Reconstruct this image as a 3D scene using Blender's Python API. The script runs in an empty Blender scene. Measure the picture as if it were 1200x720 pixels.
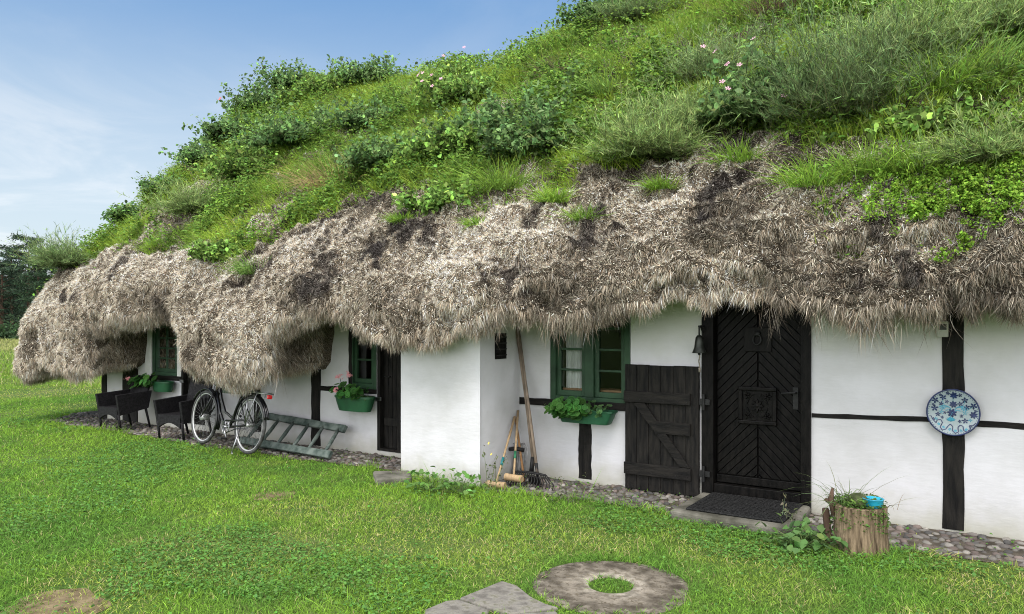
import bpy, math, random
import numpy as np
from mathutils import Vector, Matrix, Euler
from mathutils.bvhtree import BVHTree

R = np.random.default_rng(7)
random.seed(7)
scene = bpy.context.scene
COL = scene.collection

# ------------------------------------------------------------------ view
YAW = math.radians(33.3)
S, C = math.sin(YAW), math.cos(YAW)
FPX, HY, CX = 867.0, 378.0, 600.0
CAM = np.array([0.0, -6.56, 1.6])

def ray(px, py):
    r, u = (px - CX) / FPX, (HY - py) / FPX
    return np.array([C * r - S, S * r + C, u])

def on_wall(px, py, Y=0.0):
    d = ray(px, py)
    t = (Y - CAM[1]) / d[1]
    p = CAM + d * t
    return float(p[0]), float(p[2])

def on_ground(px, py, Z=0.0):
    d = ray(px, py)
    t = (Z - CAM[2]) / d[2]
    p = CAM + d * t
    return float(p[0]), float(p[1])

def wx(px, Y=0.0): return on_wall(px, HY, Y)[0]
def wz(px, py, Y=0.0): return on_wall(px, py, Y)[1]

# ------------------------------------------------------------------ noise
def _hash(ix, iy, iz):
    h = (ix.astype(np.int64) * 374761393 + iy.astype(np.int64) * 668265263 + iz.astype(np.int64) * 1274126177) & 0xffffffff
    h = ((h ^ (h >> 13)) * 1274126177) & 0xffffffff
    h = (h ^ (h >> 16)) & 0xffffffff
    return h / 4294967295.0

def vnoise(p):
    p = np.asarray(p, dtype=float)
    i = np.floor(p).astype(np.int64); f = p - i
    f = f * f * (3 - 2 * f)
    out = 0
    for dx in (0, 1):
        for dy in (0, 1):
            for dz in (0, 1):
                w = (f[:, 0] if dx else 1 - f[:, 0]) * (f[:, 1] if dy else 1 - f[:, 1]) * (f[:, 2] if dz else 1 - f[:, 2])
                out = out + w * _hash(i[:, 0] + dx, i[:, 1] + dy, i[:, 2] + dz)
    return out * 2 - 1

def fbm(p, sc=1.0, oc=3, seed=0.0):
    p = np.asarray(p, dtype=float) * sc + seed
    a, s, t = 1.0, 0, 0
    for _ in range(oc):
        s = s + a * vnoise(p); t += a
        p = p * 2.03 + 17.1; a *= 0.5
    return s / t

def norm(v):
    return v / np.maximum(np.linalg.norm(v, axis=-1, keepdims=True), 1e-9)

def smooth(a, b, x):
    t = np.clip((x - a) / (b - a), 0, 1)
    return t * t * (3 - 2 * t)

# ------------------------------------------------------------------ objects
def tag(o, label=None, cat=None, group=None, kind=None):
    if label: o['label'] = label
    if cat: o['category'] = cat
    if group: o['group'] = group
    if kind: o['kind'] = kind
    return o

def empty(name, loc=(0, 0, 0), label=None, cat=None, group=None):
    o = bpy.data.objects.new(name, None)
    o.empty_display_size = 0.2
    o.location = loc
    COL.objects.link(o)
    return tag(o, label, cat, group)

def origin(o):
    v = Vector((0, 0, 0))
    while o is not None:
        v += o.location; o = o.parent
    return v

def copy_tree(o, parent=None):
    c = o.copy(); COL.objects.link(c); c.parent = parent
    for ch in [x for x in COL.objects if x.parent == o]:
        copy_tree(ch, c)
    return c

def link_mesh(name, me, mats, parent=None):
    o = bpy.data.objects.new(name, me)
    for m in (mats if isinstance(mats, (list, tuple)) else [mats]):
        me.materials.append(m)
    COL.objects.link(o)
    if parent is not None: o.parent = parent
    return o

def tri_mesh(name, V, T, Cc, mat, parent=None, world=True, smooth_sh=False):
    """One mesh object from numpy arrays; Cc = per vertex colour of the thing itself."""
    V = np.asarray(V, dtype=np.float32)
    if parent is not None and world:
        V = V - np.array(origin(parent), dtype=np.float32)
    T = np.asarray(T, dtype=np.int32)
    me = bpy.data.meshes.new(name)
    me.vertices.add(len(V)); me.vertices.foreach_set('co', V.ravel())
    me.loops.add(T.size); me.loops.foreach_set('vertex_index', T.ravel())
    me.polygons.add(len(T)); me.polygons.foreach_set('loop_start', np.arange(len(T), dtype=np.int32) * T.shape[1])
    if smooth_sh: me.polygons.foreach_set('use_smooth', np.ones(len(T), dtype=bool))
    me.update(calc_edges=True)
    if Cc is not None:
        Cc = np.asarray(Cc, dtype=np.float32)
        a = me.color_attributes.new('col', 'FLOAT_COLOR', 'POINT')
        a.data.foreach_set('color', np.concatenate([Cc, np.ones((len(Cc), 1), np.float32)], 1).ravel())
    return link_mesh(name, me, mat, parent)

class MB:
    """Collects boxes, bars, tubes and prisms into one mesh."""
    def __init__(self): self.v = []; self.f = []; self.mi = []
    def add(self, vs, fs, m=0):
        b = len(self.v)
        self.v += [tuple(x) for x in vs]
        for f in fs:
            self.f.append(tuple(b + i for i in f)); self.mi.append(m)
    def box(self, c, s, rot=None, m=0, M=None):
        hx, hy, hz = s[0] / 2, s[1] / 2, s[2] / 2
        vs = [Vector((x, y, z)) for x in (-hx, hx) for y in (-hy, hy) for z in (-hz, hz)]
        if rot is not None: vs = [Euler(rot).to_matrix() @ v for v in vs]
        vs = [v + Vector(c) for v in vs]
        if M is not None: vs = [M @ v for v in vs]
        self.add(vs, [(0, 1, 3, 2), (4, 6, 7, 5), (0, 4, 5, 1), (2, 3, 7, 6), (0, 2, 6, 4), (1, 5, 7, 3)], m)
    def span(self, x0, x1, y0, y1, z0, z1, m=0):
        self.box(((x0 + x1) / 2, (y0 + y1) / 2, (z0 + z1) / 2), (abs(x1 - x0), abs(y1 - y0), abs(z1 - z0)), m=m)
    def timber(self, p0, p1, w, d, wob=0.006, n=10, m=0):
        """A hand-hewn bar lying on the wall: slightly wavy edges; w across in the wall plane, d = out of the wall (+-Y)."""
        p0, p1 = Vector(p0), Vector(p1)
        ax = (p1 - p0).normalized(); side = ax.cross(Vector((0, 1, 0))).normalized(); out = Vector((0, -1, 0))
        rings = []
        for k in range(n + 1):
            c = p0.lerp(p1, k / n)
            a = w / 2 + random.uniform(-wob, wob); b = w / 2 + random.uniform(-wob, wob)
            e = random.uniform(-wob, wob) * .3
            rings.append([c - side * a + out * (d + e), c + side * b + out * (d + e), c + side * b, c - side * a])
        vs = [v for r in rings for v in r]; fs = []
        for k in range(n):
            for j in range(4):
                a = k * 4 + j; b = k * 4 + (j + 1) % 4
                fs.append((a, b, b + 4, a + 4))
        fs += [(3, 2, 1, 0), tuple(n * 4 + j for j in range(4))]
        self.add(vs, fs, m)
    def tube(self, pts, r, n=8, m=0, closed=False, flat=None):
        pts = [Vector(p) for p in pts]
        k = len(pts); rs = r if isinstance(r, (list, tuple)) else [r] * k
        rings = []; ref = None
        for i in range(k):
            if closed: d = pts[(i + 1) % k] - pts[i - 1]
            else: d = pts[min(i + 1, k - 1)] - pts[max(i - 1, 0)]
            d.normalize()
            if ref is None:
                ref = Vector((0, 0, 1)) if abs(d.z) < .9 else Vector((1, 0, 0))
            u = (ref - d * ref.dot(d)).normalized(); ref = u; w = d.cross(u)
            rings.append([pts[i] + (u * math.cos(2 * math.pi * j / n) + w * math.sin(2 * math.pi * j / n)) * rs[i] for j in range(n)])
        vs = [v for q in rings for v in q]; fs = []
        for i in range(k if closed else k - 1):
            for j in range(n):
                a = i * n + j; b = i * n + (j + 1) % n
                c = ((i + 1) % k) * n + (j + 1) % n; e = ((i + 1) % k) * n + j
                fs.append((a, b, c, e))
        if not closed: fs += [tuple(range(n))[::-1], tuple((k - 1) * n + j for j in range(n))]
        self.add(vs, fs, m)
    def lathe(self, prof, n=24, M=None, m=0, wob=0.0):
        """prof: (radius, z) list; closed at radius 0 ends."""
        rings = []
        ph = random.random() * 6
        for (r, z) in prof:
            rings.append([Vector((r * (1 + wob * math.sin(3 * 2 * math.pi * j / n + ph) + wob * .6 * math.sin(5 * 2 * math.pi * j / n + ph * 2)) * math.cos(2 * math.pi * j / n),
                                  r * (1 + wob * math.sin(3 * 2 * math.pi * j / n + ph)) * math.sin(2 * math.pi * j / n), z)) for j in range(n)])
        vs = [v for q in rings for v in q]
        if M is not None: vs = [M @ v for v in vs]
        fs = []
        for i in range(len(prof) - 1):
            for j in range(n):
                a = i * n + j; b = i * n + (j + 1) % n
                fs.append((a, b, b + n, a + n))
        self.add(vs, fs, m)
    def prism(self, poly, y0, y1, m=0, M=None, inset=0.0):
        """poly in (x, z), extruded from y0 (back) to y1 (front); the front is inset for a chamfer."""
        n = len(poly)
        cx = sum(p[0] for p in poly) / n; cz = sum(p[1] for p in poly) / n
        fr = []
        for (x, z) in poly:
            d = math.hypot(x - cx, z - cz) or 1
            fr.append((x - (x - cx) / d * inset, z - (z - cz) / d * inset))
        vs = [Vector((x, y0, z)) for x, z in poly] + [Vector((x, y1, z)) for x, z in fr]
        if M is not None: vs = [M @ v for v in vs]
        fs = [tuple(range(n))[::-1], tuple(range(n, 2 * n))]
        for j in range(n):
            k = (j + 1) % n
            fs.append((j, k, n + k, n + j))
        self.add(vs, fs, m)
    def build(self, name, mats, parent=None, world=True, bevel=0.0, sm=False, seg=2):
        import bmesh
        me = bpy.data.meshes.new(name)
        off = origin(parent) if (parent is not None and world) else Vector((0, 0, 0))
        me.from_pydata([tuple(Vector(v) - off) for v in self.v], [], self.f)
        me.polygons.foreach_set('material_index', self.mi)
        bm = bmesh.new(); bm.from_mesh(me)
        bmesh.ops.recalc_face_normals(bm, faces=bm.faces); bm.to_mesh(me); bm.free()
        if sm: me.polygons.foreach_set('use_smooth', [True] * len(me.polygons))
        o = link_mesh(name, me, mats, parent)
        if bevel:
            b = o.modifiers.new('Bevel', 'BEVEL'); b.width = bevel; b.segments = seg; b.limit_method = 'ANGLE'; b.angle_limit = math.radians(40)
        return o

# ------------------------------------------------------------------ foliage arrays
def jit(n, s=1.0): return R.normal(0, s, (n, 3))

def blades(root, d, L, W, bend, segs, col, tipcol=None, side=None):
    """Tapered curved blades. root, d (N,3), L, W (N,), bend (N,3) added at the tip."""
    n = len(root)
    if side is None: side = np.cross(d, jit(n))
    side = norm(side)
    vs, cs = [], []
    tipcol = col if tipcol is None else tipcol
    for k in range(segs + 1):
        t = k / segs
        p = root + d * (L * t)[:, None] + bend * (t * t)
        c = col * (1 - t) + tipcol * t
        if k < segs:
            w = side * (W * .5 * (1 - .75 * t * t))[:, None]
            vs += [p - w, p + w]; cs += [c, c]
        else:
            vs.append(p); cs.append(c)
    m = 2 * segs + 1
    V = np.stack(vs, 1).reshape(-1, 3); Cc = np.stack(cs, 1).reshape(-1, 3)
    f = []
    for k in range(segs - 1):
        a = 2 * k
        f += [(a, a + 1, a + 3), (a, a + 3, a + 2)]
    a = 2 * (segs - 1); f.append((a, a + 1, a + 2))
    T = (np.arange(n)[:, None, None] * m + np.array(f)[None]).reshape(-1, 3)
    return V, T, Cc

def leaves(cen, ax, nrm, L, W, col, fold=.25):
    """Kite leaves folded along the midrib: base, left, tip, right."""
    ax = norm(ax); sd = norm(np.cross(nrm, ax)); up = np.cross(ax, sd)
    b = cen - ax * (L * .5)[:, None]; t = cen + ax * (L * .5)[:, None]
    n = len(cen); w_ = (W * .5)[:, None]; u_ = up * (W * fold)[:, None]
    m1 = cen - ax * (L * .22)[:, None]; m2 = cen + ax * (L * .16)[:, None]
    t = t - up * (L * .08)[:, None]
    V = np.stack([b, m1 - sd * w_ * .92 + u_, m2 - sd * w_ * .85 + u_ * .8, t, m2 + sd * w_ * .85 + u_ * .8, m1 + sd * w_ * .92 + u_], 1).reshape(-1, 3)
    T = (np.arange(n)[:, None, None] * 6 + np.array([(0, 2, 1), (0, 3, 2), (0, 5, 4), (0, 4, 3)])[None]).reshape(-1, 3)
    return V, T, np.repeat(col, 6, 0)

def discs(cen, nrm, rad, col, col2=None, cup=.2, seg=8, ruff=0.12):
    """Roundish lobed leaves (a cupped fan)."""
    n = len(cen)
    nrm = norm(nrm); u = norm(np.cross(nrm, jit(n))); w = np.cross(nrm, u)
    vs = [cen - nrm * (rad * cup)[:, None]]; cs = [col]
    for q, (f_, c_) in enumerate(((.42, col * 1.05), (.62, col if col2 is None else col2), (.78, col * 1.1), (1.0, col * 1.2))):
        for j in range(seg):
            a = 2 * math.pi * j / seg
            rr = rad * f_ * (1 + (R.uniform(-ruff, ruff, n) if q == 3 else 0)) * (0.72 if j == 0 else 1)
            vs.append(cen - nrm * (rad * cup * (1 - f_ ** 1.5))[:, None] + (u * math.cos(a) + w * math.sin(a)) * rr[:, None]); cs.append(c_)
    V = np.stack(vs, 1).reshape(-1, 3); Cc = np.stack(cs, 1).reshape(-1, 3)
    f = [(0, 1 + j, 1 + (j + 1) % seg) for j in range(seg)]
    for q in range(3):
        for j in range(seg):
            a, b = 1 + q * seg + j, 1 + q * seg + (j + 1) % seg
            f += [(a, a + seg, b + seg), (a, b + seg, b)]
    T = (np.arange(n)[:, None, None] * (4 * seg + 1) + np.array(f)[None]).reshape(-1, 3)
    return V, T, Cc

def cat(parts):
    V, T, Cc = [], [], []; b = 0
    for v, t, c in parts:
        V.append(v); T.append(t + b); Cc.append(c); b += len(v)
    return np.concatenate(V), np.concatenate(T), np.concatenate(Cc)

def shade(base, n, v=.25, hue=.08):
    """n variations of a leaf colour (natural differences between leaves)."""
    base = np.array(base)[None]
    k = np.exp(R.normal(0, v, (n, 1)))
    return np.clip(base * k * (1 + R.normal(0, hue, (n, 3))), 0.003, .9)

# ------------------------------------------------------------------ materials
MATS = {}
def nodes_of(name):
    m = bpy.data.materials.new(name); m.use_nodes = True
    nt = m.node_tree
    return m, nt, nt.nodes['Principled BSDF'], nt.nodes['Material Output']

def N(nt, t, **kw):
    n = nt.nodes.new(t)
    for k, v in kw.items(): setattr(n, k, v)
    return n

def ramp(nt, stops):
    r = N(nt, 'ShaderNodeValToRGB')
    e = r.color_ramp.elements
    while len(e) < len(stops): e.new(0.5)
    for i, (p, c) in enumerate(stops):
        e[i].position = p; e[i].color = (*c, 1)
    return r

def mat(name, base, rough=.7, var=.2, scale=8.0, bump=.0, bscale=60.0, spec=.3, metal=0.0, c2=None, stretch=(1, 1, 1), detail=5, coat=0):
    m, nt, bs, out = nodes_of(name)
    tc = N(nt, 'ShaderNodeTexCoord'); mp = N(nt, 'ShaderNodeMapping')
    mp.inputs['Scale'].default_value = stretch
    nt.links.new(tc.outputs['Object'], mp.inputs['Vector'])
    no = N(nt, 'ShaderNodeTexNoise'); no.inputs['Scale'].default_value = scale; no.inputs['Detail'].default_value = detail
    nt.links.new(mp.outputs[0], no.inputs['Vector'])
    a = tuple(max(0, x * (1 - var)) for x in base); b = tuple(min(1, x * (1 + var)) for x in base)
    if c2: b = c2
    r = ramp(nt, [(.35, a), (.65, b)])
    nt.links.new(no.outputs['Fac'], r.inputs[0]); nt.links.new(r.outputs[0], bs.inputs['Base Color'])
    bs.inputs['Roughness'].default_value = rough; bs.inputs['Specular IOR Level'].default_value = spec; bs.inputs['Metallic'].default_value = metal
    if coat: bs.inputs['Coat Weight'].default_value = coat
    if bump:
        n2 = N(nt, 'ShaderNodeTexNoise'); n2.inputs['Scale'].default_value = bscale; n2.inputs['Detail'].default_value = 6
        nt.links.new(mp.outputs[0], n2.inputs['Vector'])
        bp = N(nt, 'ShaderNodeBump'); bp.inputs['Strength'].default_value = bump; bp.inputs['Distance'].default_value = .01
        nt.links.new(n2.outputs['Fac'], bp.inputs['Height']); nt.links.new(bp.outputs[0], bs.inputs['Normal'])
    MATS[name] = m
    return m

def leafmat(name, transl=.3, rough=.55, spec=.25, soft=0.0):
    m, nt, bs, out = nodes_of(name)
    at = N(nt, 'ShaderNodeAttribute', attribute_name='col')
    nt.links.new(at.outputs['Color'], bs.inputs['Base Color'])
    if soft:   # extra light put in: shading normals bent skywards to brighten the foliage
        ge = N(nt, 'ShaderNodeNewGeometry')
        sc_ = N(nt, 'ShaderNodeVectorMath', operation='SCALE'); nt.links.new(ge.outputs['Normal'], sc_.inputs[0]); sc_.inputs['Scale'].default_value = 1 - soft
        ad_ = N(nt, 'ShaderNodeVectorMath', operation='ADD'); nt.links.new(sc_.outputs[0], ad_.inputs[0]); ad_.inputs[1].default_value = (0, -.35 * soft, .95 * soft)
        no_ = N(nt, 'ShaderNodeVectorMath', operation='NORMALIZE'); nt.links.new(ad_.outputs[0], no_.inputs[0])
        nt.links.new(no_.outputs[0], bs.inputs['Normal'])
    bs.inputs['Roughness'].default_value = rough; bs.inputs['Specular IOR Level'].default_value = spec
    if transl:
        tr = N(nt, 'ShaderNodeBsdfTranslucent'); nt.links.new(at.outputs['Color'], tr.inputs['Color'])
        mx = N(nt, 'ShaderNodeMixShader'); mx.inputs[0].default_value = transl
        nt.links.new(bs.outputs[0], mx.inputs[1]); nt.links.new(tr.outputs[0], mx.inputs[2]); nt.links.new(mx.outputs[0], out.inputs['Surface'])
    MATS[name] = m
    return m

LEAF = leafmat('leaf', transl=.38, soft=.6, spec=.12)
STRAW = leafmat('seaweed strand', transl=.12, rough=.85, spec=.1, soft=.25)
STONEC = leafmat('loose stone', transl=0, rough=.85, spec=.2)

def plaster():
    m, nt, bs, out = nodes_of('limewash')
    tc = N(nt, 'ShaderNodeTexCoord'); sep = N(nt, 'ShaderNodeSeparateXYZ'); nt.links.new(tc.outputs['Object'], sep.inputs[0])
    n1 = N(nt, 'ShaderNodeTexNoise'); n1.inputs['Scale'].default_value = 1.6; n1.inputs['Detail'].default_value = 9; n1.inputs['Roughness'].default_value = .62; nt.links.new(tc.outputs['Object'], n1.inputs['Vector'])
    r1 = ramp(nt, [(.3, (.475, .468, .470)), (.62, (.59, .58, .605))]); nt.links.new(n1.outputs['Fac'], r1.inputs[0])
    # splashed dirt with its own ragged edge along the foot of the wall, and a faint green tint higher up towards the eaves
    n2 = N(nt, 'ShaderNodeTexNoise'); n2.inputs['Scale'].default_value = 7; n2.inputs['Detail'].default_value = 8; nt.links.new(tc.outputs['Object'], n2.inputs['Vector'])
    def band(lo, hi, k, colr, prev):
        a = N(nt, 'ShaderNodeMath', operation='MULTIPLY_ADD'); nt.links.new(n2.outputs['Fac'], a.inputs[0]); a.inputs[1].default_value = k; nt.links.new(sep.outputs['Z'], a.inputs[2])
        mr = N(nt, 'ShaderNodeMapRange'); mr.inputs[1].default_value = lo; mr.inputs[2].default_value = hi; nt.links.new(a.outputs[0], mr.inputs[0])
        mx = N(nt, 'ShaderNodeMix', data_type='RGBA'); nt.links.new(mr.outputs[0], mx.inputs['Factor'])
        nt.links.new(prev, mx.inputs['A']); mx.inputs['B'].default_value = (*colr, 1)
        return mx.outputs['Result']
    o = band(.42, .12, .3, (.38, .37, .31), r1.outputs[0])
    o = band(1.45, 2.2, .3, (.52, .535, .41), o)
    nt.links.new(o, bs.inputs['Base Color'])
    bs.inputs['Roughness'].default_value = .9; bs.inputs['Specular IOR Level'].default_value = .15
    n3 = N(nt, 'ShaderNodeTexNoise'); n3.inputs['Scale'].default_value = 9; n3.inputs['Detail'].default_value = 9; mpz = N(nt, 'ShaderNodeMapping'); mpz.inputs['Scale'].default_value = (1, 1, 3.2); nt.links.new(tc.outputs['Object'], mpz.inputs[0]); nt.links.new(mpz.outputs[0], n3.inputs['Vector'])
    bp = N(nt, 'ShaderNodeBump'); bp.inputs['Strength'].default_value = .2; bp.inputs['Distance'].default_value = .014
    nt.links.new(n3.outputs['Fac'], bp.inputs['Height']); nt.links.new(bp.outputs[0], bs.inputs['Normal'])
    return m
PLASTER = plaster()
TAR = mat('tarred timber', (.007, .0065, .0065), .7, .5, 6, .5, 30, .18, stretch=(6, 6, .8), c2=(.016, .014, .012))
TARH = mat('tarred timber rail', (.007, .0065, .0065), .7, .5, 6, .5, 30, .18, stretch=(.8, 6, 6), c2=(.016, .014, .012))
BLACKP = mat('black door paint', (.0032, .003, .003), .45, .4, 9, .35, 40, .10, stretch=(4, 4, 1), c2=(.0075, .0066, .006))
IRON = mat('black iron', (.010, .010, .010), .55, .4, 20, .3, 90, .3)
GREENP = mat('green window paint', (.022, .054, .027), .5, .3, 5, .15, 40, .25)
DKGREEN = mat('dark green window paint', (.022, .052, .028), .55, .3, 5, .15, 40, .4)
BOXG = mat('green flower box plastic', (.014, .072, .030), .45, .25, 6, .1, 60, .45)
BOXW = mat('green flower box wood', (.012, .070, .032), .5, .35, 8, .2, 60, .4)
WHITEP = mat('white trim paint', (.58, .58, .56), .6, .08, 5, .1, 40)
CURT = mat('curtain cloth', (.62, .62, .61), .9, .1, 6)
WOODS = mat('pale sill wood', (.30, .17, .09), .6, .25, 4, .2, 40, stretch=(1, 8, 8))
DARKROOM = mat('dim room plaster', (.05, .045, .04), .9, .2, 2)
def glassmat():
    m, nt, bs, out = nodes_of('window glass')
    tr = N(nt, 'ShaderNodeBsdfTransparent'); tr.inputs[0].default_value = (.86, .9, .88, 1)
    gl = N(nt, 'ShaderNodeBsdfGlossy'); gl.inputs['Roughness'].default_value = .02
    fr = N(nt, 'ShaderNodeFresnel'); fr.inputs['IOR'].default_value = 1.45
    mx = N(nt, 'ShaderNodeMixShader')
    nt.links.new(fr.outputs[0], mx.inputs[0]); nt.links.new(tr.outputs[0], mx.inputs[1]); nt.links.new(gl.outputs[0], mx.inputs[2]); nt.links.new(mx.outputs[0], out.inputs['Surface'])
    return m
GLASS = glassmat()
RATTAN = mat('dark woven rattan', (.006, .0056, .0066), .6, .4, 40, .8, 130, .18, c2=(.016, .0145, .017))
GREYWOOD = mat('weathered grey handle wood', (.22, .17, .13), .8, .3, 6, .3, 60, .2, stretch=(6, 6, .6))
PALEWOOD = mat('varnished mallet wood', (.36, .25, .14), .5, .2, 6, .1, 60, .35, stretch=(6, 6, 1))
LADDERP = mat('flaking grey green ladder paint', (.055, .080, .070), .8, .3, 11, .4, 50, .2, c2=(.13, .155, .14))
CHROME = mat('dull chrome', (.36, .36, .37), .35, .1, 10, metal=1.0)
RIMM = mat('brushed alloy rim', (.48, .48, .48), .5, .1, 10, metal=.5)
SPOKE = mat('dull steel spoke', (.10, .10, .10), .5, .2, 10, metal=.5)
TYRE = mat('grey rubber tyre', (.04, .04, .04), .8, .3, 14, c2=(.09, .09, .088))
BIKEB = mat('black bicycle paint', (.008, .008, .009), .25, .3, 10, spec=.5)
SADDLE = mat('black saddle leather', (.012, .011, .011), .55, .3, 20)
REDL = mat('red tail light lens', (.45, .012, .012), .2, .1, 10, spec=.5)
SLAB = mat('worn concrete', (.075, .072, .055), .9, .25, 5, .8, 40, .2, c2=(.17, .16, .135))
def stonemat(name, a, b, moss, msc=3.0):
    m = mat(name, a, .92, .2, 14, .9, 35, .2, c2=b)
    nt = m.node_tree; bs = nt.nodes['Principled BSDF']
    src = bs.inputs['Base Color'].links[0].from_socket
    tc = N(nt, 'ShaderNodeTexCoord'); n = N(nt, 'ShaderNodeTexNoise'); n.inputs['Scale'].default_value = msc; n.inputs['Detail'].default_value = 8; n.inputs['Roughness'].default_value = .7
    nt.links.new(tc.outputs['Object'], n.inputs['Vector'])
    r = ramp(nt, [(.5, (0, 0, 0)), (.62, (1, 1, 1))]); nt.links.new(n.outputs['Fac'], r.inputs[0])
    mx = N(nt, 'ShaderNodeMix', data_type='RGBA'); nt.links.new(r.outputs[0], mx.inputs['Factor']); nt.links.new(src, mx.inputs['A']); mx.inputs['B'].default_value = (*moss, 1)
    nt.links.new(mx.outputs['Result'], bs.inputs['Base Color'])
    return m
def millmat(name, cx, cy):
    m = stonemat(name, (.45, .43, .40), (1.5, 1.5, 1.5), (.55, .52, .45), 38.0)
    nt = m.node_tree; bs = nt.nodes['Principled BSDF']; src = bs.inputs['Base Color'].links[0].from_socket
    tc = N(nt, 'ShaderNodeTexCoord'); d = N(nt, 'ShaderNodeVectorMath', operation='DISTANCE'); nt.links.new(tc.outputs['Object'], d.inputs[0]); d.inputs[1].default_value = (cx, cy, 0)
    n = N(nt, 'ShaderNodeTexNoise'); n.inputs['Scale'].default_value = 7; n.inputs['Detail'].default_value = 10; n.inputs['Roughness'].default_value = .75; nt.links.new(tc.outputs['Object'], n.inputs['Vector'])
    a = N(nt, 'ShaderNodeMath', operation='MULTIPLY_ADD'); nt.links.new(n.outputs['Fac'], a.inputs[0]); a.inputs[1].default_value = .55; nt.links.new(d.outputs['Value'], a.inputs[2])
    r = ramp(nt, [(.40, (.29, .26, .215)), (.52, (.185, .16, .128)), (.66, (.105, .09, .07)), (.82, (.155, .135, .11))]); nt.links.new(a.outputs[0], r.inputs[0])
    mx = N(nt, 'ShaderNodeMix', data_type='RGBA', blend_type='MULTIPLY'); mx.inputs['Factor'].default_value = 1; nt.links.new(r.outputs[0], mx.inputs['A']); nt.links.new(src, mx.inputs['B'])
    nt.links.new(mx.outputs['Result'], bs.inputs['Base Color'])
    return m
FLAG = stonemat('flagstone', (.14, .128, .11), (.25, .232, .205), (.13, .122, .09), 14.0)
MATB = mat('black rubber mat', (.009, .009, .009), .85, .4, 60, .9, 120, .15, c2=(.026, .026, .026))
BARK = mat('weathered stump wood', (.085, .060, .038), .95, .35, 4, 1.0, 16, .1, stretch=(9, 9, .9), c2=(.27, .20, .13), detail=9)
PBARK = mat('pine bark', (.085, .055, .04), .95, .3, 4, .6, 10, .1, stretch=(3, 3, 1))
BLUEP = mat('turquoise bowl glaze', (.02, .30, .46), .3, .15, 9, spec=.5)
SOILM = mat('potting soil', (.035, .025, .018), .95, .4, 40, 1, 80, .1)
PLATEW = mat('glazed white ceramic', (.29, .345, .365), .25, .08, 9, spec=.5)
COBALT = mat('cobalt glaze', (.012, .022, .085), .3, .3, 30, spec=.5)
TURQ = mat('turquoise glaze', (.03, .23, .33), .3, .2, 30, spec=.5)
GREYPL = mat('grey plastic', (.42, .42, .38), .5, .1, 9)
BRONZE = mat('dark bell bronze', (.035, .038, .033), .45, .4, 20, metal=.7)
TEAL = mat('teal paint band', (.015, .16, .17), .5, .2, 10)
GREENB = mat('green paint band', (.02, .13, .06), .5, .2, 10)
WIRE = mat('grey wire', (.30, .30, .30), .5, .2, 20, metal=.5)
ROPE = mat('hemp rope', (.17, .15, .12), .9, .3, 80)
# ================================================================== HOUSE
HX0, HX1, HD = -12.5, 5.0, 7.0
house = empty('farmhouse', (-4, 3.5, 0), 'long low whitewashed timber-framed house under shaggy overgrown seaweed thatch', 'house')

# openings in the front wall: x0, x1, z0, z1
W_NEAR = (wx(645), wx(739), wz(700, 474), 1.86)
D_MAIN = (wx(823), wx(951), 0.0, 1.97)
W_MID = (wx(409), wx(441.5), wz(425, 456), 1.72)
D_MID = (wx(442.5), wx(469.5), 0.06, 1.75)
W_FAR = (wx(178), wx(208), wz(195, 441), 1.62)
D_FAR = (wx(213), wx(240), 0.10, 1.70)
OPEN = [W_NEAR, D_MAIN, W_MID, D_MID, W_FAR, D_FAR]
WALLH = 2.35

def front_wall():
    xs = {HX0, HX1}; zs = {-0.15, WALLH}
    for o in OPEN: xs |= {o[0], o[1]}; zs |= {max(o[2], -0.15), o[3]}
    def fill(vals, step):
        vals = sorted(vals); out = []
        for a, b in zip(vals, vals[1:]):
            k = max(1, int(math.ceil((b - a) / step)))
            out += [a + (b - a) * i / k for i in range(k)]
        return out + [vals[-1]]
    xs, zs = fill(xs, .16), fill(zs, .16)
    mb = MB(); idx = {}
    def vert(i, j):
        if (i, j) not in idx:
            idx[(i, j)] = len(mb.v)
            x, z = xs[i], zs[j]
            edge = any(abs(x - o[0]) < 1e-6 or abs(x - o[1]) < 1e-6 for o in OPEN)
            y = 0 if edge else float(fbm(np.array([[x, z, 1.0]]), 1.7, 3)[0]) * .016 - .004
            mb.v.append((x, y, z))
        return idx[(i, j)]
    for i in range(len(xs) - 1):
        for j in range(len(zs) - 1):
            xm, zm = (xs[i] + xs[i + 1]) / 2, (zs[j] + zs[j + 1]) / 2
            if any(o[0] < xm < o[1] and o[2] < zm < o[3] for o in OPEN): continue
            mb.f.append((vert(i, j), vert(i + 1, j), vert(i + 1, j + 1), vert(i, j + 1))); mb.mi.append(0)
    for o in OPEN:   # reveals
        x0, x1, z0, z1 = o
        for (a, b) in (((x0, z0), (x0, z1)), ((x0, z1), (x1, z1)), ((x1, z1), (x1, z0)), ((x1, z0), (x0, z0))):
            mb.add([(a[0], 0, a[1]), (b[0], 0, b[1]), (b[0], .3, b[1]), (a[0], .3, a[1])], [(0, 1, 2, 3)])
    mb.build('wall', PLASTER, house)
front_wall()
mb = MB(); mb.span(HX0, HX0 + .3, 0.02, HD, -.15, WALLH); mb.build('wall', PLASTER, house)
mb = MB(); mb.span(HX1 - .3, HX1, 0.02, HD, -.15, WALLH); mb.build('wall', PLASTER, house)
mb = MB(); mb.span(HX0, HX1, HD, HD + .3, -.15, WALLH); mb.build('wall', PLASTER, house)
mb = MB(); mb.span(HX0 + .3, HX1 - .3, 3.2, 3.3, -.15, 2.6); mb.span(HX0 + .3, HX1 - .3, .32, 3.2, -.2, -.1); mb.build('inner_wall', DARKROOM, house)

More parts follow.
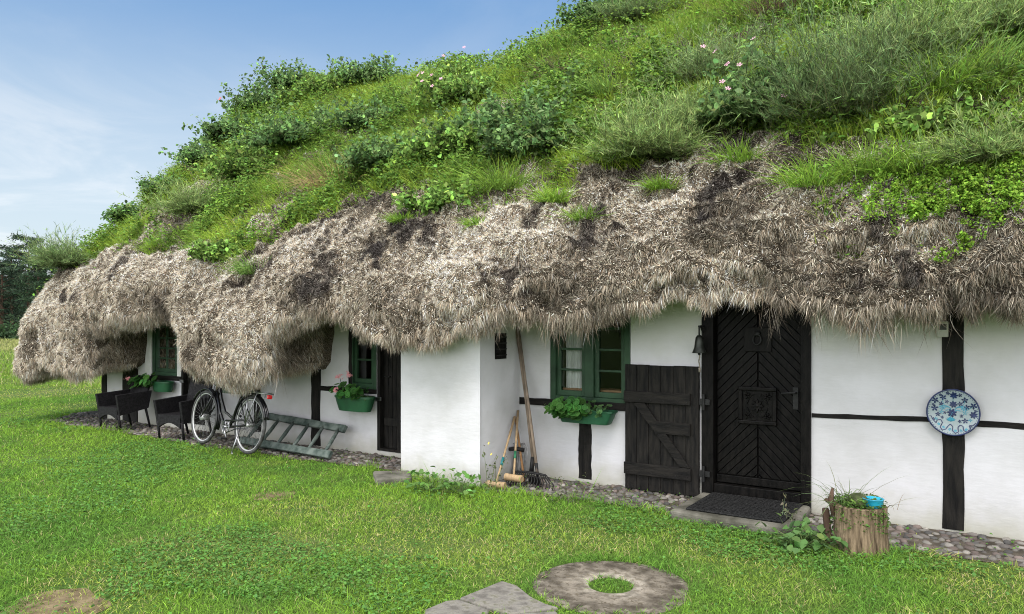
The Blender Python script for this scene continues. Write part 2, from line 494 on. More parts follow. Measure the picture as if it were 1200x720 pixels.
# oven bay standing out of the front
BX0, BX1, BY = wx(470, -.76), wx(560, -.76), -.76
mb = MB()
def skin(fn, nu, nv):
    b = len(mb.v)
    for i in range(nu + 1):
        for j in range(nv + 1):
            mb.v.append(fn(i / nu, j / nv))
    for i in range(nu):
        for j in range(nv):
            a = b + i * (nv + 1) + j
            mb.f.append((a, a + nv + 1, a + nv + 2, a + 1)); mb.mi.append(0)
def wob(x, y, z): return float(fbm(np.array([[x, y, z]]), 2.2, 3)[0]) * .012
skin(lambda u, v: (BX0 + (BX1 - BX0) * u, BY + wob(u * 1.0, 3, v * 2) * (0 < u < 1), -.15 + 2.3 * v), 10, 20)
skin(lambda u, v: (BX1 + wob(5, u, v * 2) * (0 < u < 1), BY - BY * u, -.15 + 2.3 * v), 8, 20)
skin(lambda u, v: (BX0, BY - BY * u, -.15 + 2.3 * v), 4, 10)
bay = mb.build('oven_bay', PLASTER, house, bevel=0)
bb = bay.modifiers.new('Weld', 'WELD'); bb.merge_threshold = .002
bay_v = bay.modifiers.new('Bevel', 'BEVEL'); bay_v.width = .025; bay_v.segments = 3; bay_v.limit_method = 'ANGLE'; bay_v.angle_limit = math.radians(60)
mb = MB(); yv0, yv1, zv0, zv1 = -.47, -.27, 1.23, 1.49
mb.span(BX1 - .05, BX1 + .006, yv0, yv1, zv0, zv1)  # raised black panel; its colour stands in for the dark of the opening
v = mb.build('vent', BLACKP, bay)
mb = MB()
for k in range(4): mb.box((BX1 + .011, (yv0 + yv1) / 2, zv0 + .04 + k * .06), (.01, .19, .012), rot=(0, .5, 0))
mb.build('vent_slat', IRON, v)

# timbers
def post(px, pxw, z0, z1, d=.012):
    x = wx(px); w = wx(px + pxw / 2) - wx(px - pxw / 2)
    mb = MB(); mb.timber((x, 0.01, z0), (x + random.uniform(-.01, .01), 0.01, z1), w, d + .01, n=14); return mb.build('post', TAR, house, bevel=.004)
def rail(xa, za, xb, zb, w, d=.010, wobb=.006):
    mb = MB(); mb.timber((xa, 0.01, za), (xb, 0.01, zb), w, d + .01, wob=wobb, n=max(6, int((xb - xa) / .12))); return mb.build('rail', TARH, house, bevel=.003)
P1 = post(1117.5, 26, .02, 2.2)
P1.location.x += 0
post(686, 15, .04, W_NEAR[2] - .07)
post(370.5, 11, .02, 1.5)
post(302, 8, .1, 1.4)
post(122.5, 6, .0, 1.6)
post(153, 17, .0, 1.6, .02)
post(411.0, 4, W_MID[2] - .02, 1.75)
xr = wx(1117.5)
rail(D_MAIN[1] + .004, wz(952, 487), xr - .075, wz(1090, 491.5), .038, wobb=.003)
rail(xr + .075, wz(1140, 496), HX1, wz(1200, 500.5) - .01, .045, wobb=.003)
rail(wx(604), wz(604, 469.5), W_NEAR[1] + .02, wz(737, 477.5), .075, .02)
rail(wx(376.5), wz(376, 454.5), W_MID[1], wz(440, 459), .06, .015)
rail(wx(178), wz(178, 442), D_FAR[0], wz(212, 444), .07, .02)

# windows ------------------------------------------------------------
def window(o, mats, cols, rows, fw, mull, d_out, muntin=.022, curtain=None, sill=True, trim=None):
    x0, x1, z0, z1 = o
    y = .02
    mb = MB()
    mb.span(x0 + .002, x0 + fw, y - d_out, y + .07, z0 + .002, z1); mb.span(x1 - fw, x1 - .002, y - d_out, y + .07, z0 + .002, z1)
    mb.span(x0 + fw, x1 - fw, y - d_out, y + .07, z0 + .002, z0 + fw); mb.span(x0 + fw, x1 - fw, y - d_out, y + .07, z1 - fw, z1)
    win = mb.build('window', mats, house, bevel=.006)
    n = len(cols)
    xx = x0 + fw; total = x1 - x0 - 2 * fw
    sashes = []
    for i in range(n):
        a = xx + (x1 - fw - xx) * 0
        wdt = (total - mull * (n - 1)) / n
        a = x0 + fw + i * (wdt + mull); b = a + wdt
        sashes.append((a, b))
        if i < n - 1:
            m2 = MB(); m2.span(b, b + mull, y - d_out + .003, y + .06, z0 + fw, z1 - fw); m2.build('mullion', mats, win, bevel=.006)
        sw = min(.045, wdt * .14)
        m3 = MB(); ya, yb = y + .004, y + .045
        m3.span(a + .001, a + sw, ya, yb, z0 + fw + .001, z1 - fw - .001); m3.span(b - sw, b - .001, ya, yb, z0 + fw + .001, z1 - fw - .001)
        m3.span(a + sw, b - sw, ya, yb, z0 + fw + .001, z0 + fw + sw * 1.2); m3.span(a + sw, b - sw, ya, yb, z1 - fw - sw, z1 - fw - .001)
        zz0, zz1 = z0 + fw + sw * 1.2, z1 - fw - sw
        for k in range(1, rows):
            zc = zz0 + (zz1 - zz0) * k / rows
            m3.span(a + sw, b - sw, ya + .006, yb - .006, zc - muntin / 2, zc + muntin / 2)
        for k in range(1, cols[i]):
            xc = a + sw + (b - a - 2 * sw) * k / cols[i]
            m3.span(xc - muntin / 2, xc + muntin / 2, ya + .008, yb - .008, zz0, zz1)
        m3.build('sash', mats, win, bevel=.003)
        mg = MB(); mg.add([(a + sw, y + .026, zz0), (b - sw, y + .026, zz0), (b - sw, y + .026, zz1), (a + sw, y + .026, zz1)], [(0, 1, 2, 3)])
        mg.build('pane', GLASS, win)
    if sill:
        m4 = MB(); m4.span(x0 + fw, x1 - fw, y + .08, y + .28, z0 + fw - .01, z0 + fw + .07); m4.build('inner_sill', WOODS, win, bevel=.004)
    if curtain:
        for (ca, cb) in curtain:
            m5 = MB(); k = 26; vs = []
            for i in range(k + 1):
                t = i / k; x = x0 + (x1 - x0) * (ca + (cb - ca) * t)
                yy = y + .12 + .018 * math.sin(t * 34) + .006 * math.sin(t * 77)
                vs += [(x, yy, z0 + fw + .06), (x, yy, z1)]
            m5.add(vs, [(2 * i, 2 * i + 2, 2 * i + 3, 2 * i + 1) for i in range(k)])
            m5.build('curtain', CURT, win, sm=True)
    return win
window(W_NEAR, GREENP, (1, 1), 4, .065, .10, .03, curtain=[(.12, .33)])
window(W_MID, GREENP, (1,), 3, .07, .1, .03, sill=False)
wf = window(W_FAR, DKGREEN, (2,), 4, .06, .1, .02, sill=False, curtain=[(.1, .92)])
mb = MB(); mb.span(W_FAR[0] - .17, W_FAR[0] - .003, -.012, .02, W_FAR[2] - .005, W_FAR[3] + .02); mb.build('trim', WHITEP, wf, bevel=.003)
mb = MB(); mb.span(W_FAR[1] + .003, W_FAR[1] + .10, -.014, .02, W_FAR[2] - .005, W_FAR[3] + .02); mb.build('trim', WHITEP, wf, bevel=.003)

# plain plank doors (the two far ones)
def plank_door(o, label):
    x0, x1, z0, z1 = o
    mb = MB(); n = 4
    for k in range(n):
        a = x0 + .05 + (x1 - x0 - .1) * k / n; b = x0 + .05 + (x1 - x0 - .1) * (k + 1) / n
        mb.span(a + .002, b - .002, .06, .10, z0 + .03, z1)
    d = mb.build('door', TAR, house, bevel=.004); d['label'] = label
    m2 = MB(); m2.span(x0 + .001, x0 + .05, -.012, .12, z0, z1); m2.span(x1 - .05, x1 - .001, -.012, .12, z0, z1); m2.span(x0 + .05, x1 - .05, -.01, .12, z0, z0 + .03)
    m2.build('door_frame', TAR, d, bevel=.004)
    for zz in (z0 + .35, z1 - .45):
        m3 = MB(); m3.span(x0 + .07, x1 - .07, .034, .06, zz - .05, zz + .05); m3.build('ledge', TAR, d, bevel=.004)
    m4 = MB(); m4.tube([(x0 + .1, .055, .95), (x0 + .1, .02, .95), (x0 + .19, .015, .95)], .009, 8); m4.build('handle', IRON, d, sm=True)
    m5 = MB(); m5.box((x0 + .03, -.02, z0 + .62), (.09, .02, .045)); m5.build('hinge', CHROME, d, bevel=.003)
    return d
plank_door(D_MID, 'plain dark plank door beside the white oven bay')
plank_door(D_FAR, 'plain dark plank door behind the bicycle')

# main door ------------------------------------------------------------
def clip(poly, x0, x1, z0, z1):
    def cut(pl, f, inter):
        out = []
        for i in range(len(pl)):
            a, b = pl[i], pl[(i + 1) % len(pl)]
            if f(a):
                out.append(a)
                if not f(b): out.append(inter(a, b))
            elif f(b): out.append(inter(a, b))
        return out
    def ix(c): return lambda a, b: (c, a[1] + (b[1] - a[1]) * (c - a[0]) / (b[0] - a[0]))
    def iz(c): return lambda a, b: (a[0] + (b[0] - a[0]) * (c - a[1]) / (b[1] - a[1]), c)
    for f, g in ((lambda p: p[0] >= x0, ix(x0)), (lambda p: p[0] <= x1, ix(x1)), (lambda p: p[1] >= z0, iz(z0)), (lambda p: p[1] <= z1, iz(z1))):
        if len(poly) < 3: return []
        poly = cut(poly, f, g)
    return poly

x0, x1, z0, z1 = D_MAIN
dx0, dx1 = x0 + .115, x1 - .085
dz0 = .16
mb = MB(); mb.span(dx0, dx1, .075, .115, dz0, z1)
door = mb.build('door', BLACKP, house)
door['label'] = 'black front door with chevron boards and a carved square panel'
mb = MB()
mb.span(x0 + .002, dx0 - .003, -.03, .14, .02, z1); mb.span(dx1 + .003, x1 - .002, -.03, .14, .02, z1)
mb.build('door_frame', BLACKP, door, bevel=.006)
mb = MB(); mb.span(dx0 - .002, dx1 + .002, -.02, .13, .06, dz0 - .004); mb.build('threshold', BLACKP, door, bevel=.006)
mb = MB()
cx = (dx0 + dx1) / 2; hw = (dx1 - dx0) / 2; pitch = .083; slope = 1.0
for side in (-1, 1):
    for k in range(-2, 40):
        zt = dz0 + .12 - .1 + k * pitch
        g = .006
        pl = [(cx + side * .003, zt + g), (cx + side * (hw + .2), zt + g - slope * (hw + .2)), (cx + side * (hw + .2), zt + pitch - slope * (hw + .2)), (cx + side * .003, zt + pitch)]
        if side < 0: pl = pl[::-1]
        pl = clip(pl, dx0 + .004, dx1 - .004, dz0 + .075, z1 - .02)
        if len(pl) >= 3: mb.prism(pl, .075, .052, inset=.006)
mb.build('chevron_board', BLACKP, door, bevel=.002)
mb = MB(); mb.span(dx0 + .003, dx1 - .003, .04, .075, dz0 + .003, dz0 + .072); mb.build('kick_rail', BLACKP, door, bevel=.005)
# carved square panel with a foliate rosette
zc = wz(895, 476, .05); q = .165
mb = MB()
for (a, b, c, d) in ((-q, q, q - .035, q), (-q, q, -q, -q + .035), (-q, -q + .035, -q + .035, q - .035), (q - .035, q, -q + .035, q - .035)):
    mb.span(cx + a, cx + b, .012, .055, zc + c, zc + d)
mb.build('panel_frame', BLACKP, door, bevel=.008)
mb = MB(); mb.span(cx - q + .035, cx + q - .035, .032, .055, zc - q + .035, zc + q - .035)
def relief(cx_, cz_, r, rot, w):
    M = Matrix.Translation((cx_, .032, cz_)) @ Matrix.Rotation(rot, 4, 'Y')
    pl = [(0, 0), (w, r * .35), (w * .8, r * .75), (0, r), (-w * .8, r * .75), (-w, r * .35)]
    mb.prism(pl, 0, -.016, M=M, inset=.005)
for k in range(8): relief(cx, zc, .062, k * math.pi / 4, .014)
mb.lathe([(0, -.0), (.02, .002), (.016, .014), (0, .018)], 12, Matrix.Translation((cx, .030, zc)) @ Matrix.Rotation(math.pi / 2, 4, 'X'))
for sx in (-1, 1):
    for sz in (-1, 1):
        for k in range(5): relief(cx + sx * .088, zc + sz * .088, .036, k * 2 * math.pi / 5 + sx * .3, .010)
        mb.tube([(cx + sx * (.03 + .06 * t), .026, zc + sz * (.10 - .085 * t * t)) for t in (0, .25, .5, .75, 1)], .005, 6)
mb.build('carved_panel', BLACKP, door, bevel=.001)
zk = wz(895, 398, .05)
mb = MB()
mb.span(cx - .12, cx + .12, .036, .055, zk - .11, zk + .11)
mb.build('upper_panel', BLACKP, door, bevel=.006)
mb = MB(); mb.lathe([(0, 0), (.028, 0), (.024, .014), (0, .02)], 14, Matrix.Translation((cx, .036, zk + .05)) @ Matrix.Rotation(math.pi / 2, 4, 'X'))
mb.tube([(cx + .035 * math.sin(a), .018 - .004 * math.cos(a), zk - .0 - .045 * math.cos(a) + .0) for a in [i * math.pi / 8 for i in range(16)]], .007, 8, closed=True)
mb.build('knocker', IRON, door, sm=True)
mb = MB(); hx_ = dx1 - .05; zh = wz(932, 463, .05)
mb.box((hx_, .046, zh - .03), (.045, .014, .19)); mb.tube([(hx_, .05, zh + .02), (hx_, .0, zh + .02), (hx_ - .03, -.01, zh + .02), (hx_ - .11, -.008, zh + .012)], [.010, .010, .010, .007], 8)
mb.build('handle', IRON, door, bevel=.002)
# iron hinge pins on the outer jamb
for zz in (wz(829, 471), wz(829, 555)):
    mb = MB(); mb.tube([(x0 + .03, -.055, zz - .07), (x0 + .03, -.055, zz + .07)], .013, 8); mb.box((x0 + .05, -.04, zz), (.07, .02, .05)); mb.box((x0 - .02, -.045, zz), (.09, .012, .06))
    mb.build('hinge', IRON, door, bevel=.003)

# opened half door lying back against the wall
sx0, sx1, sz0, sz1 = wx(735.5), x0 - .012, wz(780, 576), wz(780, 428.5)
mb = MB()
nb = 6
for k in range(nb):
    a = sx0 + (sx1 - sx0) * k / nb; b = sx0 + (sx1 - sx0) * (k + 1) / nb
    mb.span(a + .0015, b - .0015, -.062, -.022, sz0 + random.uniform(-.004, .004), sz1 + random.uniform(-.003, .003))
half = mb.build('half_door', TAR, house, bevel=.004)
half['label'] = 'opened black half door with ledges and a diagonal brace'
W_ = sx1 - sx0
def ledge(xa, xb, za, zb): 
    mb = MB(); mb.span(sx0 + W_ * xa, sx0 + W_ * xb, -.092, -.064, za, zb); mb.build('ledge', TARH, half, bevel=.005)
H_ = sz1 - sz0
ledge(.0, .90, sz0 + H_ * .70, sz0 + H_ * .79)
ledge(.46, .90, sz0 + H_ * .465, sz0 + H_ * .56)
ledge(.0, .91, sz0 + H_ * .12, sz0 + H_ * .215)
mb = MB(); pl = [(sx0 + W_ * .13, sz0 + H_ * .698), (sx0 + W_ * .29, sz0 + H_ * .698), (sx0 + W_ * .90, sz0 + H_ * .217), (sx0 + W_ * .77, sz0 + H_ * .217)]
mb.prism(pl[::-1], -.064, -.090, inset=.003); mb.build('brace', TARH, half, bevel=.003)
for k, (a, b) in enumerate([(u, v_) for u in (.06, .22, .39, .55, .72, .86) for v_ in (.145, .19, .725, .765)][::2]):
    mb = MB(); mb.lathe([(0, 0), (.006, 0), (.004, .004), (0, .005)], 6, Matrix.Translation((sx0 + W_ * (a + random.uniform(-.02, .02)), -.092, sz0 + H_ * b)) @ Matrix.Rotation(math.pi / 2, 4, 'X'))
    mb.build('nail_head', IRON, half)

# ================================================================== ROOF
RZ, RY, AZ = 6.35, 3.5, 2.8
RX0, RX1 = -12.0, 4.0
def ridge_z(X): return np.interp(X, [-12.5, -10.5, -8.8, -7.5, -6.6, -6.0, -5.2, -4.4], [6.35, 6.2, 6.0, 5.86, 5.76, 5.86, 6.2, 6.35])
LIP = [(30, 440, 1.1), (70, 446, .98), (95, 447, .90), (102, 443, .88), (107, 405, .86), (116, 388, .85), (145, 378, .85), (165, 374, .85), (180, 372, .85), (196, 374, .88), (207, 382, .92), (215, 415, .97), (224, 440, 1.0), (240, 448, 1.05), (270, 454, 1.08), (296, 455, 1.08), (303, 448, 1.06), (310, 410, 1.03), (318, 388, 1.0), (335, 378, .98), (360, 372, .96), (385, 372, .95), (405, 374, .96), (420, 384, 1.0), (438, 400, 1.05), (460, 412, 1.1), (490, 413, 1.1), (515, 406, 1.1), (540, 394, 1.08), (570, 380, 1.0), (600, 377, .9), (640, 383, .8), (680, 388, .74), (700, 381, .7), (740, 370, .65), (800, 362, .6), (900, 364, .56), (960, 372, .55), (1010, 384, .55), (1060, 375, .55), (1130, 371, .55), (1200, 366, .55)]
lx, lz, lo = [], [], []
for (px, py, out) in LIP:
    X, Z = on_wall(px, py, -out); lx.append(X); lz.append(Z); lo.append(out)
lx = np.array(lx); lz = np.array(lz); lo = np.array(lo)
lz = lz + .075 + .10 * (lz < 1.2) + .035 * smooth(-5.6, -5.0, lx)
o_ = np.argsort(lx); lx, lz, lo = lx[o_], lz[o_], lo[o_]

# perimeter parameter: base point on the wall, outward direction, lip height and reach, ridge target
bases = []
def add_b(bx, by, ox, oy, z, out, tx): bases.append((bx, by, ox, oy, z, out, tx))
for X in np.arange(HX1 - .6, HX0 + .001, -.034):
    add_b(X, 0.0, 0, -1, float(np.interp(X, lx, lz)), float(np.interp(X, lx, lo)), min(max(X, RX0), RX1))
for a in np.linspace(0, 90, 26)[1:-1]:
    t = math.radians(a); add_b(HX0, 0, -math.sin(t), -math.cos(t), .76 + .04 * math.sin(5 * t), 1.12, RX0)
for Y in np.arange(0, HD + .01, .1): add_b(HX0, Y, -1, 0, .8 + .3 * smooth(1, 3, Y), 1.1 - .3 * smooth(1, 4, Y), RX0)
for a in np.linspace(0, 90, 8)[1:-1]:
    t = math.radians(a); add_b(HX0, HD, -math.cos(t), math.sin(t), 1.2, .8, RX0)
for X in np.arange(HX0, HX1 - .6, .3): add_b(X, HD, 0, 1, 1.4, .7, min(max(X, RX0), RX1))
for a in np.linspace(0, 90, 8)[:-1]:
    t = math.radians(a); add_b(HX1 - .6, HD, math.sin(t), math.cos(t), 1.5, .6, RX1)
for Y in np.arange(HD, -.01, -.3): add_b(HX1 - .6, Y, 1, 0, 1.6, .6, RX1)
for a in np.linspace(0, 90, 8)[:-1]:
    t = math.radians(a); add_b(HX1 - .6, 0, math.cos(t), -math.sin(t), 1.6, .55, RX1)
B = np.array(bases); NS = len(B)
NU, NB, NT = 5, 38, 84
cols = []
A_ = np.stack([B[:, 0], B[:, 1], np.full(NS, AZ)], 1)
Od = np.stack([B[:, 2], B[:, 3], np.zeros(NS)], 1)
zl, out = B[:, 4], B[:, 5]
Tg = np.stack([B[:, 6], np.full(NS, RY), ridge_z(B[:, 6])], 1)
UZ = np.array([0, 0, 1.0])
inner_z = np.minimum(zl + .02 + .2 * smooth(1.1, 1.5, zl), AZ - .4)
for k in range(NU):                                   # underside, wall -> lip
    t = k / NU
    cols.append(A_ * [1, 1, 0] + Od * (-.04 + (out - .10 + .04) * t)[:, None] + UZ * (inner_z * (1 - t) + (zl + .03) * t)[:, None])
P0 = A_ * [1, 1, 0] + Od * (out - .04)[:, None] + UZ * zl[:, None]
rise = (AZ - zl)
P1_ = P0 + Od * (.16 + .05 * rise)[:, None] + UZ * (rise * .42)[:, None]
P2_ = A_ + Od * (out * .55)[:, None] - UZ * (out * .42)[:, None]
for k in range(NB):
    t = k / NB
    cols.append(P0 * (1 - t) ** 3 + P1_ * (3 * t * (1 - t) ** 2) + P2_ * (3 * t * t * (1 - t)) + A_ * t ** 3)
for k in range(NT + 1):
    t = k / NT
    p = A_ * (1 - t) + Tg * t
    p = p + UZ * (.10 * math.sin(math.pi * t)) 
    p[:, 2] -= .25 * max(0, t - .93) / .07 * .5       # rounded ridge
    cols.append(p)
RP = np.stack(cols, 1)                                # NS, NV, 3
NV = RP.shape[1]
def grid_normals(G):
    ds = np.roll(G, -1, 0) - np.roll(G, 1, 0)
    dv = np.gradient(G, axis=1)
    return norm(np.cross(dv, ds)), dv
RN, _ = grid_normals(RP)
ctr = np.array([-4, 3.5, 2.0])
if (RN[100, NU + 20] * (RP[100, NU + 20] - ctr)).sum() < 0: RN = -RN
flat = RP.reshape(-1, 3)
low = fbm(flat, .9, 2, 3.1) * .17
mid = fbm(flat, 2.6, 3, 9.7)
rid = (1 - np.abs(fbm(flat, 3.7, 3, 21.0)) * 2.6)      # rounded clumps with creases between
fine = (1 - np.abs(fbm(flat, 8.0, 2, 4.0)) * 2.6)
disp = low + mid * .07 + np.clip(rid, -.9, 1) * .11 + np.clip(fine, -.9, 1) * .052
vv = np.tile(np.arange(NV), NS)
disp *= np.where(vv < NU, .25, 1.0) * np.where(vv > NV - 5, .5, 1.0)
RP = (flat + RN.reshape(-1, 3) * disp[:, None]).reshape(NS, NV, 3)
RN, RDV = grid_normals(RP)
if (RN[100, NU + 20] * (RP[100, NU + 20] - ctr)).sum() < 0: RN = -RN
RUP = norm(RDV)

i0 = np.arange(NS)[:, None]; j0 = np.arange(NV - 1)[None]
i1 = (i0 + 1) % NS
Q = np.stack([i0 * NV + j0, i1 * NV + j0, i1 * NV + j0 + 1, i0 * NV + j0 + 1], -1).reshape(-1, 4)
def thatchmat():
    m, nt, bs, o = nodes_of('seaweed thatch')
    at = N(nt, 'ShaderNodeAttribute', attribute_name='col')
    tc = N(nt, 'ShaderNodeTexCoord')
    n1 = N(nt, 'ShaderNodeTexNoise'); n1.inputs['Scale'].default_value = 3; n1.inputs['Detail'].default_value = 8; n1.inputs['Roughness'].default_value = .7; nt.links.new(tc.outputs['Object'], n1.inputs['Vector'])
    r1 = ramp(nt, [(.25, (.07, .056, .042)), (.5, (.155, .128, .097)), (.75, (.28, .245, .20))]); nt.links.new(n1.outputs['Fac'], r1.inputs[0])
    n2 = N(nt, 'ShaderNodeTexNoise'); n2.inputs['Scale'].default_value = 75; n2.inputs['Detail'].default_value = 7; n2.inputs['Roughness'].default_value = .7; nt.links.new(tc.outputs['Object'], n2.inputs['Vector'])
    r2 = ramp(nt, [(.38, (.16, .14, .13)), (.5, (.75, .74, .72)), (.62, (1.6, 1.6, 1.6))]); nt.links.new(n2.outputs['Fac'], r2.inputs[0])
    mx = N(nt, 'ShaderNodeMix', data_type='RGBA', blend_type='MULTIPLY'); mx.inputs['Factor'].default_value = 1
    nt.links.new(r1.outputs[0], mx.inputs['A']); nt.links.new(r2.outputs[0], mx.inputs['B']); mx2 = N(nt, 'ShaderNodeMix', data_type='RGBA', blend_type='MULTIPLY'); mx2.inputs['Factor'].default_value = 1; nt.links.new(mx.outputs['Result'], mx2.inputs['A']); nt.links.new(at.outputs['Color'], mx2.inputs['B']); nt.links.new(mx2.outputs['Result'], bs.inputs['Base Color'])
    bs.inputs['Roughness'].default_value = .95; bs.inputs['Specular IOR Level'].default_value = .1
    bp = N(nt, 'ShaderNodeBump'); bp.inputs['Strength'].default_value = 1.0; bp.inputs['Distance'].default_value = .04; nt.links.new(n2.outputs['Fac'], bp.inputs['Height']); nt.links.new(bp.outputs[0], bs.inputs['Normal'])
    return m
PALE, TAN, BROWN, DARK = np.array([.62, .56, .46]), np.array([.47, .38, .28]), np.array([.20, .142, .098]), np.array([.034, .031, .036])
def thatch_tone(P): return np.clip(1.05 + 1.25 * fbm(P, 1.6, 3, 60.), .42, 1.65)
def thatch_stain(P):   # dark rotten tufts scattered over the old seaweed
    v = fbm(P, 2.9, 4, 71.0) + .30 * vnoise(P * [8, 8, 4]) + .22 * vnoise(P * 19)
    return .92 * smooth(.10, .42, v) * smooth(3.9, 3.0, P[:, 2]) * smooth(1.72, 1.95, P[:, 2])
FP = RP.reshape(-1, 3); st__ = thatch_stain(FP)[:, None]
roof = tri_mesh('thatch_roof', FP, Q, thatch_tone(FP)[:, None] * (1 - st__) * np.ones((1, 3)) + st__ * np.array([[.14, .13, .16]]), thatchmat(), house, smooth_sh=True)
roof['label'] = 'thick pale brown seaweed thatch hanging over the walls'
ROOF_BVH = BVHTree.FromPolygons([tuple(p) for p in RP.reshape(-1, 3)], [tuple(q) for q in Q])
def roof_hit(px, py):
    h = ROOF_BVH.ray_cast(Vector(CAM), Vector(ray(px, py)).normalized())
    return h[0], h[1]

def sample_grid(dens, count, jrange=(0, NV - 1)):
    """count random points on the roof grid, cell weight = area * dens[cell]"""
    a = RP[:, :-1]; b = np.roll(RP, -1, 0)[:, :-1]; d = RP[:, 1:]
    area = np.linalg.norm(np.cross(b - a, d - a), axis=-1)
    w = area * dens
    w[:, :jrange[0]] = 0; w[:, jrange[1]:] = 0
    p = (w / w.sum()).ravel()
    idx = R.choice(p.size, count, p=p)
    i, j = idx // (NV - 1), idx % (NV - 1)
    u, v = R.random(count)[:, None], R.random(count)[:, None]
    ii = (i + 1) % NS
    def lerp(G): return (G[i, j] * (1 - u) + G[ii, j] * u) * (1 - v) + (G[i, j + 1] * (1 - u) + G[ii, j + 1] * u) * v
    return lerp(RP), norm(lerp(RN)), norm(lerp(RUP)), i, j + v[:, 0]

# which cells the place shows: front slope and left end
Pc = (RP[:, :-1] + np.roll(RP, -1, 0)[:, 1:]) / 2
Nc = RN[:, :-1]
seen = ((Pc[..., 1] < 3.7) & (Pc[..., 0] < 2.6)).astype(float)
seen *= np.where(Pc[..., 0] > .6, .35, 1)
seen *= np.where((B[:, 2] < -.5)[:, None], .5, 1)
# edge of the green: how far the plants come down, measured along Y on the slope
VEG = [(60, -.35), (110, -.45), (180, -.35), (240, -.30), (300, -.45), (350, -.1), (420, .12), (480, .0), (520, -.15), (590, -.2), (650, -.12), (700, .2), (760, .32), (830, .5), (900, .35), (960, -.1), (1050, -.25), (1150, -.38), (1260, -.38)]
vgx = np.array([wx(p, y) for p, y in VEG]); vgy = np.array([y for p, y in VEG])
def veg_amount(P):
    sh = P.shape[:-1]; F = P.reshape(-1, 3)
    edge = np.interp(F[:, 0], vgx, vgy)
    n = fbm(F, 1.5, 3, 5.5) * .55 + fbm(F, 5, 2, 8.8) * .25
    e = smooth(-.12, .22, F[:, 1] - edge + n * .9)
    bare = smooth(.24, .38, fbm(F, 1.1, 3, 44.0) + .12 * smooth(1.6, .4, F[:, 1]) )
    bare = bare * smooth(-2.2, -3.6, F[:, 0])
    return (e * (1 - .92 * bare)).reshape(sh)
VEGC = veg_amount(Pc)

# strands -----------------------------------------------------------
def straw_cols(P, n, hang):
    k = R.random((n, 1))
    base = PALE * (k > .45) + TAN * ((k <= .45) & (k > .16)) + BROWN * (k <= .16)
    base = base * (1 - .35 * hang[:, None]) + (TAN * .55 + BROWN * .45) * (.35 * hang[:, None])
    base = base * thatch_tone(P)[:, None]
    pat = thatch_stain(P)[:, None]
    base = base * (1 - pat * .88) + DARK * pat * .88
    base = base * np.exp(R.normal(0, .48, (n, 1)))
    return np.clip(base, .006, .82)

parts = []
steep = smooth(.55, .10, Nc[..., 2])
def clumpv(P, f, a): return np.stack([vnoise(P * f + 3.3), vnoise(P * f + 91.7), vnoise(P * f + 47.1)], 1) * a
# 1 hanging strands on the eaves and jambs
n = 430000
P, Nn, Up, si, vj = sample_grid(seen * steep * (1 - VEGC * .9) * np.where(Pc[..., 2] < 2.75, 1, .1), n, (1, NU + NB))
d = norm(np.array([0, 0, -1.0]) * .75 - Up * (vj > NU)[:, None] * .45 + Nn * R.uniform(.0, .5, (n, 1)) + jit(n, .13) + clumpv(P, 13, .45))
L = R.uniform(.025, .095, n) * np.where(vj < NU + 3, 1.3, 1)
W = R.uniform(.0024, .0054, n)
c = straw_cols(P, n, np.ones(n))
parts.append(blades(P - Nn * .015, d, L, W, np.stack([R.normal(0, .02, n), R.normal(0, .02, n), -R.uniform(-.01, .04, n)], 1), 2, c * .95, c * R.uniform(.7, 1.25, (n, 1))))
# 2 longer wisps along the very lip
n = 26000
lipd = np.zeros_like(seen); lipd[:, NU - 1:NU + 2] = 1
clump = smooth(-.25, .5, fbm(Pc.reshape(-1, 3), 5, 2, 13.).reshape(seen.shape))
P, Nn, Up, si, vj = sample_grid(seen * lipd * (.25 + clump), n)
d = norm(np.array([0, 0, -1.0]) + jit(n, .16) + clumpv(P, 15, .4))
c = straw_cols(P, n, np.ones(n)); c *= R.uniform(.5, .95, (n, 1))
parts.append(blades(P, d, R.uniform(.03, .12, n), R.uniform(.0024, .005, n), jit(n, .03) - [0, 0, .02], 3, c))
# a few ragged bunches hanging lower
for (px, py, k) in ((1015, 378, 260), (905, 366, 60), (690, 380, 120), (655, 382, 80), (960, 370, 80), (1040, 378, 100), (600, 378, 70), (350, 440, 60), (1095, 371, 50)):
    X, Z = on_wall(px, py, -.6); yb = -float(np.interp(X, lx, lo)) + .05
    P = np.stack([X + R.normal(0, .06, k), yb + R.normal(0, .04, k), Z + R.uniform(-.02, .12, k)], 1)
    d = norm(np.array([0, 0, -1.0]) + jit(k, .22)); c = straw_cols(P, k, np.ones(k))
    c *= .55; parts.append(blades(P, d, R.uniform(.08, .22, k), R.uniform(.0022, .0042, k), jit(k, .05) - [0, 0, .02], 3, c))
# 3 crumbly short flakes on the weathered upper slope
n = 900000
P, Nn, Up, si, vj = sample_grid(seen * (1 - steep * .7) * (1 - VEGC * .85) * np.where(Pc[..., 1] > 2.8, .2, 1), n, (NU, NV - 1))
d = norm(-Up * .4 + Nn * R.uniform(.15, .9, (n, 1)) + jit(n, .40) + clumpv(P, 17, .7))
c = straw_cols(P, n, np.zeros(n))
parts.append(blades(P - Nn * .003, d, R.uniform(.012, .040, n), R.uniform(.003, .0078, n), jit(n, .010), 2, c))
V, T, Cc = cat(parts)
tri_mesh('thatch_strand', V, T, Cc, STRAW, roof)

